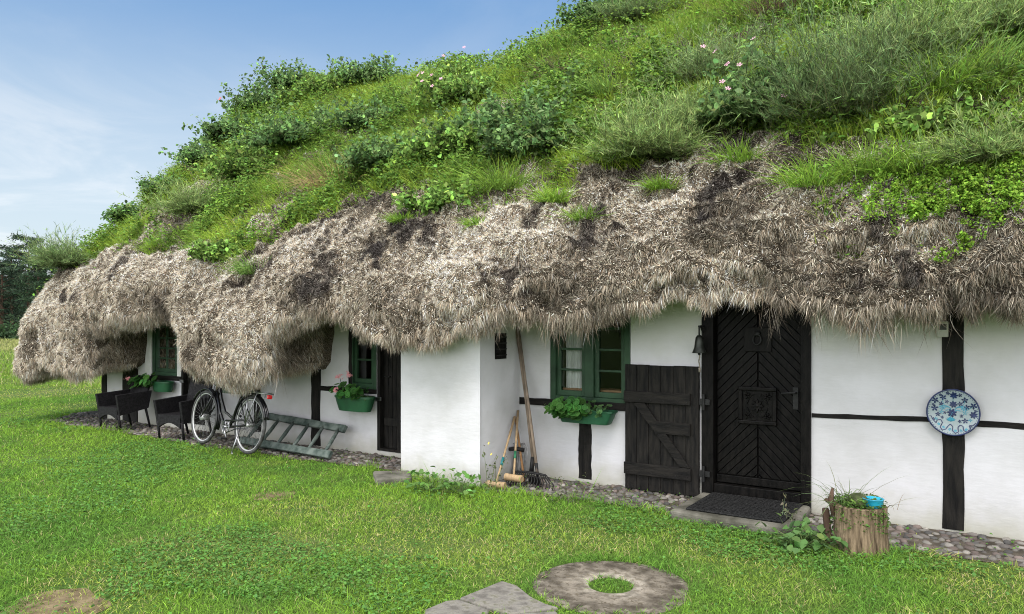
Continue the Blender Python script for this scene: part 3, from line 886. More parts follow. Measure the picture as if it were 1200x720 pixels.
# ------------------------------------------------------------------ grass and herbs growing on the roof (nobody could count them)
parts = []
G1, G2, G3, G4 = (.31, .46, .050), (.20, .34, .046), (.38, .46, .10), (.045, .105, .026)
n = 250000
farn = fbm(Pc.reshape(-1, 3), 1.2, 2, 90.).reshape(seen.shape)
tuft = smooth(-.2, .4, fbm(Pc.reshape(-1, 3), 4.5, 2, 31.).reshape(seen.shape))
P, Nn, Up, si, vj = sample_grid(seen * VEGC * (.25 + tuft), n, (NU + 6, NV - 1))
d = norm(UZ * .8 + Nn * .35 - Up * .2 + jit(n, .32))
L = R.uniform(.06, .23, n) * (.8 + .6 * smooth(-.3, .4, fbm(P, 1.3, 2, 50.)))
tone = fbm(P, 1.0, 3, 33.)[:, None]
base = np.where(tone > .12, np.array(G1), np.where(tone > -.15, np.array(G1) * .5 + np.array(G2) * .5, np.array(G2)))
k = R.random((n, 1)); base = np.where(k < .10, np.array(G3), base); base = np.where(k > .97, np.array([.30, .25, .12]), base)
c = np.clip(base * np.exp(R.normal(0, .22, (n, 1))), 0, .6)
parts.append(blades(P - Nn * .01, d, L, R.uniform(.004, .009, n), np.stack([R.normal(0, .03, n), -R.uniform(0, .08, n), -R.uniform(.0, .09, n)], 1), 3, c * .8, c * 1.2))
n = 170000
herb = smooth(-.05, .25, fbm(Pc.reshape(-1, 3), 1.6, 3, 77.).reshape(seen.shape))
P, Nn, Up, si, vj = sample_grid(seen * VEGC * (.06 + herb), n, (NU + 8, NV - 1))
h = R.random(n) ** 1.4 * .26
P = P + UZ * h[:, None] + Nn * (h * .4)[:, None]
c = shade((.14, .25, .048), n, .3); k = R.random((n, 1)); c = np.where(k < .3, shade((.20, .33, .05), n), c)
sz = R.uniform(.020, .062, n)
parts.append(leaves(P, jit(n) * [1, 1, .5] + [0, -.4, 0], norm(UZ + Nn * .5 + jit(n, .5)), sz, sz * .6, c))
V, T, Cc = cat(parts)
rg = tri_mesh('roof_grass', V, T, Cc, LEAF)
tag(rg, 'green grass and low herbs growing all over the thatched roof', 'grass', kind='stuff')
# ================================================================== SHRUBS ON THE ROOF
def fan_dirs(n, spread, up):
    d = R.normal(0, 1, (n, 3)); d[:, 2] = np.abs(d[:, 2]); d = norm(d * [spread, spread, 1] + up * .6)
    return d

def stem_shrub(pos, up, size, kind, n_stem, leafn, leaf, col, hgt=1.0):
    """stems fanning from a base; returns foliage arrays, stem arrays, tips (local coords)"""
    sx, sz = size
    base = R.normal(0, 1, (n_stem, 3)) * [sx * .34, sx * .22, 0] * (1 if kind == 'broad' else .7)
    base[:, 2] = 0
    d = fan_dirs(n_stem, .8, up) if kind == 'broad' else fan_dirs(n_stem, .75, up * .3 + np.array([0, 0, .5]))
    L = sz * R.uniform(.45, 1.08, n_stem)
    lobe = 1 + .8 * fbm(norm(d) + base / sx, 2.4, 2, R.random() * 50)
    L = L * np.clip(lobe, .35, 1.5) * R.choice([.7, 1, 1.12], n_stem, p=[.3, .58, .12])
    d = norm(d * [sx / sz * .8, sx / sz * .8, 1])
    bend = np.stack([R.normal(0, .10, n_stem) * sz, R.normal(0, .10, n_stem) * sz - .05 * sz, -R.uniform(.0, .28, n_stem) * sz], 1)
    st = blades(base, d, L, np.full(n_stem, .011 if kind == 'broad' else .005), bend, 3, shade((.09, .11, .04), n_stem))
    m = n_stem * leafn
    si = np.repeat(np.arange(n_stem), leafn)
    t = R.uniform(.18, 1.02, m) ** (.8 if kind == 'broad' else .9)
    P = base[si] + d[si] * (L[si] * t)[:, None] + bend[si] * (t * t)[:, None]
    if kind == 'broad':
        P = P + jit(m, leaf * .55)
        Lf = leaf * R.uniform(.55, 1.25, m)
        cc = shade(col, m, .32); kk = R.random((m, 1)); cc = np.where(kk > .88, cc * [1.7, 1.6, 1.5], cc); cc = np.where(kk < .1, cc * .5, cc)
        fo = leaves(P, norm(d[si] * .4 + jit(m, .7) + [0, -.15, -.25]), norm(UZ * 1.0 + up * .3 + jit(m, .55)), Lf, Lf * R.uniform(.55, .85, m), cc, .15)
    elif kind == 'feather':
        dd = norm(d[si] * .9 + jit(m, .45) + [0, 0, .25])
        cc = shade(col, m, .28); kk = R.random((m, 1)); cc = np.where((t[:, None] > .8) & (kk > .5), cc * [1.6, 1.5, 1.5], cc)
        fo = blades(P, dd, leaf * R.uniform(.6, 1.5, m), np.full(m, .0056) * R.uniform(.7, 1.3, m), jit(m, .012) - [0, 0, .012], 2, cc)
    elif kind == 'tuft':
        fo = None
    tips = base + d * L[:, None] + bend
    return fo, st, tips

def tuft_arr(n, h, rad, col, w=.007, lean=.45, tip=None):
    r = R.normal(0, 1, (n, 3)) * [rad, rad, 0]
    d = norm(UZ + r / max(rad, 1e-3) * .22 + jit(n, .30) + np.array([0, -.12, 0]))
    L = h * R.uniform(.5, 1.1, n)
    bend = np.stack([r[:, 0] / rad * R.uniform(0, lean, n) * h * .6 + R.normal(0, .12, n) * h, r[:, 1] / rad * R.uniform(0, lean, n) * h * .6 - .22 * h, -R.uniform(.1, lean + .35, n) * h], 1)
    c = shade(col, n, .25)
    return blades(r, d, L, w * R.uniform(.6, 1.3, n), bend, 4, c * .75, c * 1.25 if tip is None else np.repeat(np.array([tip]), n, 0))

BLOSSOM = mat('pink petal', (.55, .27, .38), .6, .2, 30, spec=.2, c2=(.68, .45, .52))
REDFL = mat('poppy petal', (.62, .07, .02), .6, .2, 30)
YELFL = mat('yellow petal', (.62, .50, .06), .6, .2, 30)
def blossom(parent, p, r, m=None):
    mb = MB()
    n = 5
    nrm = Vector((R.normal(0, .4), -1 + R.normal(0, .2), .7)).normalized(); q = nrm.to_track_quat('Z', 'Y').to_matrix().to_4x4()
    M = Matrix.Translation(p) @ q
    for k in range(n):
        a = 2 * math.pi * k / n
        pts = [(0, 0, 0)] + [(r * f * math.cos(a + o), r * f * math.sin(a + o), h) for f, o, h in ((.6, -.42, r * .22), (1, -.28, r * .3), (1.05, 0, r * .22), (1, .28, r * .3), (.6, .42, r * .22))]
        b = len(mb.v)
        mb.add([M @ Vector(x) for x in pts], [(0, 1, 2, 3), (0, 3, 4, 5)])
    mb.build('blossom', m or BLOSSOM, parent, world=False)

DK, MD, LT, FE, FEL = (.135, .235, .078), (.185, .31, .068), (.21, .35, .052), (.17, .25, .09), (.23, .325, .105)
LG_ = (.25, .42, .055)
SHR = [  # px, py, kind, width, height, colour, label, extras
 (78, 312, 'feather', .95, .62, FE, 'grey green feathery bush at the far end of the roof, nearest the pine wood', 0),
 (122, 278, 'broad', .45, .45, DK, 'dark leafy shrub just above the feathery bush at the far roof end', 0),
 (150, 258, 'broad', .40, .34, DK, 'thin upright dark shrub sticking up at the foot of the hip skyline', 0),
 (196, 224, 'broad', .55, .34, DK, 'dark leafy shrub low on the sloping skyline of the roof', 0),
 (228, 248, 'feather', .95, .55, FEL, 'wide pale feathery bush on the far part of the slope below the skyline', 0),
 (236, 188, 'broad', .55, .40, DK, 'dark shrub poking up halfway along the sloping skyline', 0),
 (270, 162, 'broad', .7, .42, DK, 'dark leafy shrub on the upper half of the sloping skyline', 0),
 (305, 128, 'broad', .8, .55, DK, 'dark dense shrub where the sloping skyline nears the ridge', 0),
 (345, 104, 'broad', .8, .5, DK, 'dark leafy shrub on the corner where the ridge begins', 0),
 (385, 106, 'broad', .8, .5, MD, 'mid green leafy shrub beside the ridge corner', 0),
 (432, 98, 'broad', .8, .5, DK, 'dark leafy shrub on the ridge left of the pink flowering mallow', 0),
 (478, 92, 'broad', .7, .45, MD, 'small leafy shrub on the ridge just left of the pale blossoms', 0),
 (290, 205, 'broad', .8, .5, MD, 'leafy shrub in the middle of the far slope right of the pale feathery bush', 0),
 (255, 300, 'broad', .5, .28, MD, 'low leafy plant near the thatch edge above the bicycle', 0),
 (350, 168, 'broad', 1.0, .6, DK, 'broad dark shrub with a single orange poppy', 'poppy'),
 (420, 150, 'broad', .9, .5, DK, 'dark leafy shrub right of the orange poppy', 0),
 (455, 195, 'broad', .8, .5, DK, 'dark leafy shrub above the bare thatch right of the dry grass', 0),
 (540, 120, 'broad', 1.0, .6, MD, 'mallow shrub with pale pink blossoms near the ridge', 'pink13'),
 (590, 160, 'broad', .9, .6, DK, 'dark mallow shrub below the pale pink blossoms', 0),
 (628, 178, 'broad', .7, .5, DK, 'dark leafy shrub left of the middle grass clump', 0),
 (530, 178, 'broad', .8, .45, MD, 'bushy green plant in the middle of the slope under the flowering mallow', 0),
 (512, 242, 'broad', .55, .32, MD, 'big leaved light green plant hanging lowest over the bare thatch', 0),
 (395, 222, 'dry', .42, .62, (.36, .28, .12), 'tan clump of dry grass on the roof above the mid window', 0),
 (588, 222, 'tuft', .22, .50, LT, 'thick bright grass clump in the middle of the roof', 0),
 (296, 322, 'tuft', .14, .34, MD, 'drooping grass tuft on the thatch edge over the bicycle', 0),
 (655, 92, 'dry', .2, .42, (.13, .10, .065), 'small brown withered clump near the ridge', 0),
 (705, 112, 'tuft', .16, .42, MD, 'upright blue green grass clump near the brown withered clump', 0),
 (680, 258, 'tuft', .09, .22, LT, 'small grass tuft on the bare thatch left of the wooden half door', 0),
 (700, 26, 'broad', .6, .42, DK, 'dark leafy shrub standing up against the sky at the near end of the skyline', 0),
 (745, 28, 'feather', .95, .55, FE, 'dark feathery bush on the ridge beside the open sky', 0),
 (760, 185, 'feather', 1.0, .60, FEL, 'pale feathery clump above the main door left of the flowering rose', 0),
 (835, 100, 'feather', .9, .60, FE, 'feathery bush just left of the pink flowering rose', 0),
 (720, 188, 'tuft', .22, .36, LT, 'low grass clump along the edge of the bare thatch over the half door', 0),
 (905, 138, 'broad', .85, .62, DK, 'wild rose bush with scattered pink blossoms over the main door', 'pink9'),
 (985, 140, 'feather', 1.15, 1.1, (.135, .205, .075), 'largest feathery bush, over the wall right of the main door', 0),
 (1015, 205, 'tuft', .22, .40, LT, 'long drooping grass clump on the thatch below the largest feathery bush', 0),
 (1140, 232, 'cover', .75, .22, (.22, .38, .048), 'bright green small leaved creeper spilling down the thatch over the wall plate', 0),
 (1165, 190, 'feather', .7, .45, FEL, 'pale feathery bush above the bright creeper', 0),
 (1150, 95, 'tuft', .3, .55, MD, 'tall dark grass clump high on the near roof', 0),
 (1090, 150, 'broad', .6, .30, MD, 'light green leafy plant between the largest feathery bush and the creeper', 0),
 (1180, 40, 'feather', .8, .6, FEL, 'feathery clump in the top corner of the near roof', 0),
 (920, 16, 'dry', .40, .38, (.10, .065, .04), 'brown withered heap near the ridge over the main door', 0),
 (620, 118, 'tuft', .26, .36, LT, 'yellow green grass clump right of the pale pink blossoms', 0),
 (815, 150, 'feather', .55, .5, FEL, 'narrow light feathery plant above the door lintel beside the rose', 0),
 (868, 190, 'tuft', .16, .30, LG_, 'bright grass clump on the bare thatch straight above the front door', 0),
 (955, 218, 'tuft', .2, .36, LG_, 'bright grass clump below the wild rose, left of the long drooping clump', 0),
 (1062, 205, 'tuft', .2, .40, LG_, 'bright grass clump between the long drooping clump and the creeper', 0),
 (1105, 112, 'tuft', .26, .5, LG_, 'tall bright grass clump behind the broad leafy plant on the near roof', 0),
 (648, 238, 'tuft', .12, .26, LG_, 'bright grass clump at the edge of the bare thatch over the near window', 0),
 (770, 222, 'tuft', .10, .22, LG_, 'small bright grass clump under the pale feathery clump', 0),
 (470, 258, 'tuft', .10, .18, LG_, 'tiny bright grass patch on the thatch over the oven bay', 0),
 (560, 262, 'tuft', .08, .14, LG_, 'tiniest grass patch on the bare thatch, left of the small tuft', 0),
 (1060, 70, 'feather', .9, .6, FEL, 'tall light feathery bush behind the largest feathery bush', 0),
]
for (px, py, kind, w, h, col, label, ex) in SHR:
    p, nrm = roof_hit(px, py)
    if p is None: print('NO ROOF HIT', px, py); continue
    up = np.array(nrm) if nrm.z > 0 else -np.array(nrm)
    p = Vector(p) - Vector(up) * .03
    nm = {'tuft': 'grass_tuft', 'dry': 'dry_grass_tuft', 'cover': 'creeper', 'broad': 'roof_shrub', 'feather': 'feathery_bush'}[kind]
    root = empty(nm, p, label, {'tuft': 'grass', 'dry': 'grass', 'cover': 'plant'}.get(kind, 'shrub'), 'plants growing on the thatched roof')
    if kind == 'broad':
        ns = int(110 * (w / .8) ** 2 * 1.0) + 30
        fo, st, tips = stem_shrub(p, up, (w, h), 'broad', ns, 26, .064, col)
        tri_mesh('stem', *st, LEAF, root, world=False); tri_mesh('foliage', *fo, LEAF, root, world=False)
    elif kind == 'feather':
        ns = int(330 * (w / .9) ** 1.6) + 110
        fo, st, tips = stem_shrub(p, up, (w, h), 'feather', ns, 28, .075, col)
        tri_mesh('stem', *st, LEAF, root, world=False); tri_mesh('foliage', *fo, LEAF, root, world=False)
    elif kind == 'tuft':
        tri_mesh('foliage', *tuft_arr(int(260 + 900 * w), h, w * .55, col), LEAF, root, world=False)
    elif kind == 'dry':
        tri_mesh('foliage', *tuft_arr(int(300 + 700 * w), h, w * .5, col, .006, .5, tip=tuple(min(1, x * 1.6) for x in col)), LEAF, root, world=False)
    elif kind == 'cover':
        n = 30000
        q = R.normal(0, 1, (n, 2)) * [.38, .27]
        q = q[(q[:, 0] ** 2 / .5 + q[:, 1] ** 2 / .25) < 1.3 + .9 * vnoise(np.stack([q[:, 0] * 5, q[:, 1] * 5, q[:, 0] * 0], 1))]
        pts = []
        for (a, b) in q:
            hpt = ROOF_BVH.ray_cast(Vector((p.x + a, p.y + b * .8 - 2 * 0 - 0, 9)), Vector((0, 0, -1)))
            if hpt[0] is None: continue
            if hpt[0].z < 2.10 + .10 * math.sin(a * 9): continue
            pts.append(np.array(hpt[0]) + np.array(hpt[1]) * np.sign(hpt[1][2]) * R.uniform(.0, .13))
        pts = np.array(pts) - np.array(p); n = len(pts)
        sz = R.uniform(.013, .026, n)
        cc = shade(col, n, .28)
        tri_mesh('foliage', *leaves(pts, jit(n), norm(UZ * .8 + up * .5 + jit(n, .4)), sz, sz * .8, cc, .12), LEAF, root, world=False)
    if ex == 'poppy': blossom(root, tips[np.argmax(tips @ np.array([0, -1, .3]))], 0.032, REDFL)
    if ex and str(ex).startswith('pink'):
        k = int(ex[4:]); sc = tips @ np.array([.1, -.7, .8]) + R.normal(0, .1, len(tips))
        for i in np.argsort(-sc)[:k * 3:3]: blossom(root, tips[i] + np.array([0, -.03, .03]), .027)

# ================================================================== THINGS
# bicycle --------------------------------------------------------------
def bicycle():
    bx, by = on_ground(289, 536); fx, fy = on_ground(236, 523.5)
    ang = math.atan2(fy - by, fx - bx)
    root = empty('bicycle', (bx, by, .035), 'black step-through bicycle leaning under the low thatch beside the ladder', 'bicycle')
    root.rotation_mode = 'QUATERNION'
    root.rotation_quaternion = (Matrix.Rotation(ang, 4, 'Z') @ Matrix.Rotation(math.radians(7), 4, 'X')).to_quaternion()
    r, wb = .345, math.hypot(fx - bx, fy - by)
    def arc(c, rad, a0, a1, n=24): return [(c[0] + rad * math.cos(a0 + (a1 - a0) * i / n), c[1], c[2] + rad * math.sin(a0 + (a1 - a0) * i / n)) for i in range(n + 1)]
    hubs = [(0, 0, r), (wb, 0, r)]
    for k, h in enumerate(hubs):
        mb = MB(); mb.tube(arc(h, r - .040, 0, 2 * math.pi, 48)[:-1], .012, 8, closed=True)
        mb.tube([(h[0], -.05, h[2]), (h[0], .05, h[2])], .022 if k == 0 else .04, 12)
        for s in range(32):
            a = 2 * math.pi * s / 32; sgn = 1 if s % 2 else -1
            mb.tube([(h[0] + .02 * math.cos(a + .9 * sgn), .03 * sgn, h[2] + .02 * math.sin(a + .9 * sgn)), (h[0] + (r - .05) * math.cos(a), 0, h[2] + (r - .05) * math.sin(a))], .0022, 4, m=1)
        w = mb.build('wheel', [RIMM, SPOKE], root, world=False, sm=True)
        mb = MB(); mb.tube(arc(h, r - .02, 0, 2 * math.pi, 48)[:-1], .021, 10, closed=True); mb.build('tyre', TYRE, w, world=False, sm=True)
        mb = MB()
        a0, a1 = ((.0, math.radians(165)) if k == 0 else (math.radians(35), math.radians(200)))
        pts = arc(h, r + .022, a0, a1, 22)
        for off in (-.022, 0, .022): mb.tube([(p[0], p[1] + off, p[2] - abs(off) * .25) for p in pts], .013, 6)
        for sg in (-.03, .03): mb.tube([(h[0], sg * 1.4, h[2]), tuple(np.array(pts[3 if k == 0 else 18]) + [0, sg, 0])], .004, 5)
        mb.build('mudguard', BIKEB, root, world=False, sm=True)
    bb = (.47, 0, .28); st = (.27, 0, .66); ht = (wb - .29, 0, .88); hb = (wb - .235, 0, .68)
    mb = MB()
    mb.tube([bb, (.37, 0, .47), st], .017, 10)
    mb.tube([hb, ht], .020, 10)
    mb.tube([(hb[0] - .005, 0, hb[2] + .03), (hb[0] - .16, 0, .43), (.62, 0, .31), bb], .018, 10)
    mb.tube([(ht[0] + .01, 0, ht[2] - .04), (ht[0] - .10, 0, .60), (.62, 0, .45), (.41, 0, .385)], .015, 10)
    for sg in (-.055, .055):
        mb.tube([(bb[0], sg * .5, bb[2]), (0, sg, r)], .010, 8); mb.tube([(st[0] - .01, sg * .3, st[2] - .03), (0, sg, r)], .008, 8)
    mb.build('frame', BIKEB, root, world=False, sm=True)
    mb = MB()
    for sg in (-.05, .05): mb.tube([(hb[0], sg * .7, hb[2] - .01), (hb[0] + .09, sg, .5), (wb, sg, r)], [.014, .012, .008], 8)
    mb.build('fork', BIKEB, root, world=False, sm=True)
    mb = MB(); mb.tube([st, (.235, 0, .80), (.21, 0, .90)], .0135, 10); mb.build('seat_post', CHROME, root, world=False, sm=True)
    mb = MB(); mb.lathe([(0, 0), (.09, .0), (.115, .03), (.10, .065), (.05, .075), (0, .075)], 20, Matrix.Translation((.15, 0, .90)) @ Matrix.Diagonal((1.0, 1, 1, 1)))
    mb.lathe([(0, 0), (.05, .005), (.06, .03), (.04, .06), (0, .065)], 14, Matrix.Translation((.28, 0, .905)) @ Matrix.Diagonal((2.0, .7, 1, 1)))
    mb.build('saddle', SADDLE, root, world=False, sm=True)
    mb = MB(); mb.tube([ht, (ht[0] - .03, 0, 1.02), (ht[0] + .02, 0, 1.05)], .012, 8)
    mb.tube([(ht[0] - .20, -.30, 1.06), (ht[0] - .08, -.27, 1.07), (ht[0] + .01, -.12, 1.05), (ht[0] + .02, 0, 1.05), (ht[0] + .01, .12, 1.05), (ht[0] - .08, .27, 1.07), (ht[0] - .20, .30, 1.06)], .011, 8)
    hbar = mb.build('handlebar', CHROME, root, world=False, sm=True)
    for sg in (-1, 1):
        mb = MB(); mb.tube([(ht[0] - .22, sg * .302, 1.06), (ht[0] - .11, sg * .28, 1.068)], .016, 8); mb.build('grip', SADDLE, hbar, world=False, sm=True)
    mb = MB()
    for sg in (-.06, .06):
        mb.tube([(.22, sg * .4, .70), (.1, sg, .735), (-.34, sg, .735)], .007, 6)
        mb.tube([(-.18, sg, .735), (0, sg * 1.1, r)], .006, 6); mb.tube([(.02, sg, .735), (0, sg * 1.1, r)], .006, 6)
    for xx in (-.34, -.2, -.06, .08): mb.tube([(xx, -.06, .735), (xx, .06, .735)], .006, 6)
    mb.box((-.15, 0, .745), (.36, .035, .012))
    mb.build('rack', CHROME, root, world=False, sm=True)
    mb = MB(); mb.box((-.365, 0, .70), (.03, .06, .045)); mb.build('tail_light', REDL, root, world=False, bevel=.008)
    mb = MB()
    mb.tube(arc((bb[0], .055, bb[2]), .085, 0, 2 * math.pi, 24)[:-1], .006, 6, closed=True)
    for a in range(5): mb.tube([(bb[0], .055, bb[2]), (bb[0] + .083 * math.cos(a * 1.257), .055, bb[2] + .083 * math.sin(a * 1.257))], .006, 5)
    mb.tube([(bb[0], -.07, bb[2]), (bb[0], .075, bb[2])], .014, 8)
    mb.tube([(bb[0], .08, bb[2]), (bb[0] - .10, .085, bb[2] - .13)], .009, 6); mb.tube([(bb[0], -.08, bb[2]), (bb[0] + .10, -.085, bb[2] + .13)], .009, 6)
    cr = mb.build('crank', CHROME, root, world=False, sm=True)
    mb = MB(); mb.box((bb[0] - .10, .135, bb[2] - .13), (.09, .08, .024)); mb.build('pedal', SADDLE, cr, world=False, bevel=.004)
    mb = MB(); mb.box((bb[0] + .10, -.135, bb[2] + .13), (.09, .08, .024)); mb.build('pedal', SADDLE, cr, world=False, bevel=.004)
    mb = MB()
    pts = [(bb[0], .06, bb[2] + .075), (.2, .06, .38), (0, .06, .40)]; mb.tube(pts, .012, 6); mb.tube([(bb[0], .06, bb[2] - .08), (.2, .06, .28), (0, .06, .30)], .006, 6)
    mb.build('chain_guard', BIKEB, root, world=False, sm=True)
    mb = MB(); mb.tube([(.12, .05, .31), (.06, .16, .02)], .009, 6); mb.tube([(.06, .16, .02), (.02, .17, .0)], .009, 6); mb.build('kickstand', CHROME, root, world=False, sm=True)
    mb = MB()
    x0, x1, y, z0, z1 = wb - .17, wb + .17, .20, .78, 1.0
    for zz, e in ((z0, -.03), (z0 + .07, -.02), (z0 + .14, -.01), (z1, 0)):
        mb.tube([(x0 - e, -y - e, zz), (x1 + e, -y - e, zz), (x1 + e, y + e, zz), (x0 - e, y + e, zz)], .006, 5, closed=True)
    for i in range(9):
        xx = x0 + (x1 - x0) * i / 8
        for sg in (-1, 1): mb.tube([(xx, sg * y * .86, z0), (xx, sg * y, z1)], .0035, 4)
    for i in range(9):
        yy = -y + 2 * y * i / 8
        for xx, q in ((x0, .02), (x1, -.02)): mb.tube([(xx + q, yy * .86, z0), (xx, yy, z1)], .0035, 4)
        mb.tube([(x0 + .02, yy * .86, z0), (x1 - .02, yy * .86, z0)], .0035, 4)
    mb.tube([(wb - .2, 0, .9), (wb - .25, 0, .86)], .01, 6)
    for sg in (-.06, .06): mb.tube([(wb, sg * .9, r), (wb + .02, sg * 1.6, z0)], .005, 5)
    mb.build('basket', IRON, root, world=False, sm=True)
bicycle()

# rattan armchairs ------------------------------------------------------
def rattan_chair(name):
    root = empty(name)
    w, d, sh, ah, bh = .52, .46, .335, .525, .77
    def panel(nm, pts8):
        mb = MB(); mb.add(pts8, [(0, 1, 2, 3), (7, 6, 5, 4), (0, 4, 5, 1), (1, 5, 6, 2), (2, 6, 7, 3), (3, 7, 4, 0)])
        return mb.build(nm, RATTAN, root, world=False, bevel=.008)
    for sx in (-1, 1):
        xo, xi = sx * w / 2, sx * (w / 2 - .045)
        # side: rises from low front edge, bottom edge sweeps up towards the back
        pr = [(-d / 2 - .05, ah), (d / 2 + .05, ah + .03), (d / 2, sh - .04), (-d / 2, .22)]
        pts = [(xo * 1.03, pr[0][0], pr[0][1]), (xo * 1.03, pr[1][0], pr[1][1]), (xo, pr[2][0], pr[2][1]), (xo, pr[3][0], pr[3][1])]
        pts += [(xi * 1.03, pr[0][0], pr[0][1]), (xi * 1.03, pr[1][0], pr[1][1]), (xi, pr[2][0], pr[2][1]), (xi, pr[3][0], pr[3][1])]
        panel('arm', pts)
    panel('backrest', [(-w / 2 + .05, d / 2 + .10, bh), (w / 2 - .05, d / 2 + .10, bh), (w / 2 - .05, d / 2 - .02, sh - .06), (-w / 2 + .05, d / 2 - .02, sh - .06),
                       (-w / 2 + .05, d / 2 + .06, bh), (w / 2 - .05, d / 2 + .06, bh), (w / 2 - .05, d / 2 - .06, sh - .06), (-w / 2 + .05, d / 2 - .06, sh - .06)])
    mb = MB(); mb.box((0, -.01, sh - .03), (w - .096, d - .11, .06)); mb.build('seat', RATTAN, root, world=False, bevel=.012)
    n = 10; mb = MB(); top, poly = sh + .004, []
    xl, xr_ = -w / 2 + .048, w / 2 - .048
    poly = [(xl, top), (xl, .16)] + [(xl + (xr_ - xl) * i / n, .16 + .07 * math.sin(math.pi * i / n)) for i in range(1, n)] + [(xr_, .16), (xr_, top)]
    mb.prism(poly, -d / 2 + .03, -d / 2 - .015); mb.build('apron', RATTAN, root, world=False)
    for sx in (-1, 1):
        for yb, yt, zt in ((-d / 2 + .03, -d / 2 + .0, .24), (d / 2 + .01, d / 2 - .05, .36)):
            mb = MB(); mb.tube([(sx * (w / 2 - .03), yb + (0.03 if yb > 0 else -.0), 0), (sx * (w / 2 - .028), yt, zt)], [.015, .02], 8); mb.build('leg', RATTAN, root, world=False, sm=True)
    return root
ch = rattan_chair('rattan_armchair')
tag(ch, 'dark rattan armchair farthest along the wall, beside the corner post', 'armchair', 'rattan armchairs by the wall')
gx, gy = on_ground(127.5, 506); ch.location = (gx - .02, gy + .23, .02); ch.rotation_euler.z = math.radians(4)
c2 = copy_tree(ch); tag(c2, 'dark rattan armchair next to the bicycle front wheel', 'armchair', 'rattan armchairs by the wall')
gx, gy = on_ground(196, 517); c2.location = (gx + .02, gy + .23, .02); c2.rotation_euler.z = math.radians(8)

# ladder -------------------------------------------------------------------
lad = empty('ladder', (-7.3, -.4, 0), 'short grey green wooden ladder lying on its side against the wall', 'ladder')
b0, b1 = Vector((-8.15, -.52, .085)), Vector((wx(389, -.58), -.60, .075))
t0, t1 = Vector((-8.25, -.13, .36)), Vector((wx(404, -.16), -.15, .30))
def railbar(a, b, nm):
    mb = MB(); ax = (b - a).normalized(); up = Vector((0, .55, .83)); sd = ax.cross(up).normalized(); up = sd.cross(ax)
    rings = []
    for k in range(9):
        c = a.lerp(b, k / 8); wv, tv = .045 + random.uniform(-.004, .004), .026 + random.uniform(-.002, .002)
        rings += [c + up * wv + sd * tv, c + up * wv - sd * tv, c - up * wv - sd * tv, c - up * wv + sd * tv]
    fs = [(k * 4 + j, k * 4 + (j + 1) % 4, k * 4 + 4 + (j + 1) % 4, k * 4 + 4 + j) for k in range(8) for j in range(4)] + [(3, 2, 1, 0), (32, 33, 34, 35)]
    mb.add(rings, fs); return mb.build(nm, LADDERP, lad, bevel=.010)
railbar(b0, b1, 'rail'); railbar(t0, t1, 'rail')
for k in range(6):
    f = (.06, .24, .42, .595, .76, .93)[k]
    a, b = b0.lerp(b1, f), t0.lerp(t1, f + .005)
    mb = MB(); mb.tube([a, (a + b) / 2, b], [.018, .024, .018], 8); mb.build('rung', LADDERP, lad, sm=True)

# leaf rake, second handle, croquet mallets, hoops ------------------------------
gx, gy = on_ground(620, 572)
rk = empty('leaf_rake', (gx, gy, 0), 'black leaf rake with a long grey handle leaning in the corner', 'rake')
hd = Vector((gx - .07, gy + .20, .17)); tp = Vector((wx(604, -.06), -.06, wz(604, 378, -.06)))
mb = MB(); mb.tube([hd, hd.lerp(tp, .5) + Vector((.01, 0, 0)), tp], [.016, .015, .0135], 10); mb.build('handle', GREYWOOD, rk, sm=True)
mb = MB(); mb.tube([hd + Vector((-.008, -.03, -.05)), hd.lerp(tp, .06)], [.024, .019], 10); mb.build('socket', IRON, rk, sm=True)
fan = Vector((gx, gy, 0))
for k in range(17):
    a = (k - 8) / 8
    e = Vector((gx + .26 * a, gy + .0 - .05 * (1 - a * a) * .5 + .02, .075 - .02 * a * a)); m_ = hd.lerp(e, .55) + Vector((.03 * a, -.02, .02))
    mb = MB(); mb.tube([hd + Vector((.02 * a, -.03, -.05)), m_, e, e + Vector((.01 * a, -.045, -.055))], [.006, .006, .0065, .004], 5); mb.build('tine', IRON, rk, sm=True)
mb = MB(); pts = []
for k in range(17):
    a = (k - 8) / 8
    e = Vector((gx + .26 * a, gy + .02 - .025 * (1 - a * a), .075 - .02 * a * a)); pts.append(hd.lerp(e, .60) + Vector((.03 * a * .6, -.016, .02)))
mb.tube(pts, .010, 6); mb.build('fan_web', IRON, rk, sm=True)

hoe = empty('garden_tool', (gx + .1, gy + .25, 0), 'grey wooden tool handle standing close against the leaf rake handle', 'garden tool')
h0 = Vector((gx + .035, gy + .12, .03)); h1 = Vector((wx(607.5, -.05), -.05, wz(608, 384, -.05)))
mb = MB(); mb.tube([h0.lerp(h1, .05), h0.lerp(h1, .5), h1], [.016, .015, .013], 10); mb.build('handle', GREYWOOD, hoe, sm=True)
mb = MB(); mb.tube([h0.lerp(h1, .12), h0, h0 + Vector((0, -.06, .0))], [.018, .014, .008], 8); mb.box(tuple(h0 + Vector((0, -.07, .035))), (.13, .008, .08), rot=(.4, 0, .1)); mb.build('blade', IRON, hoe)

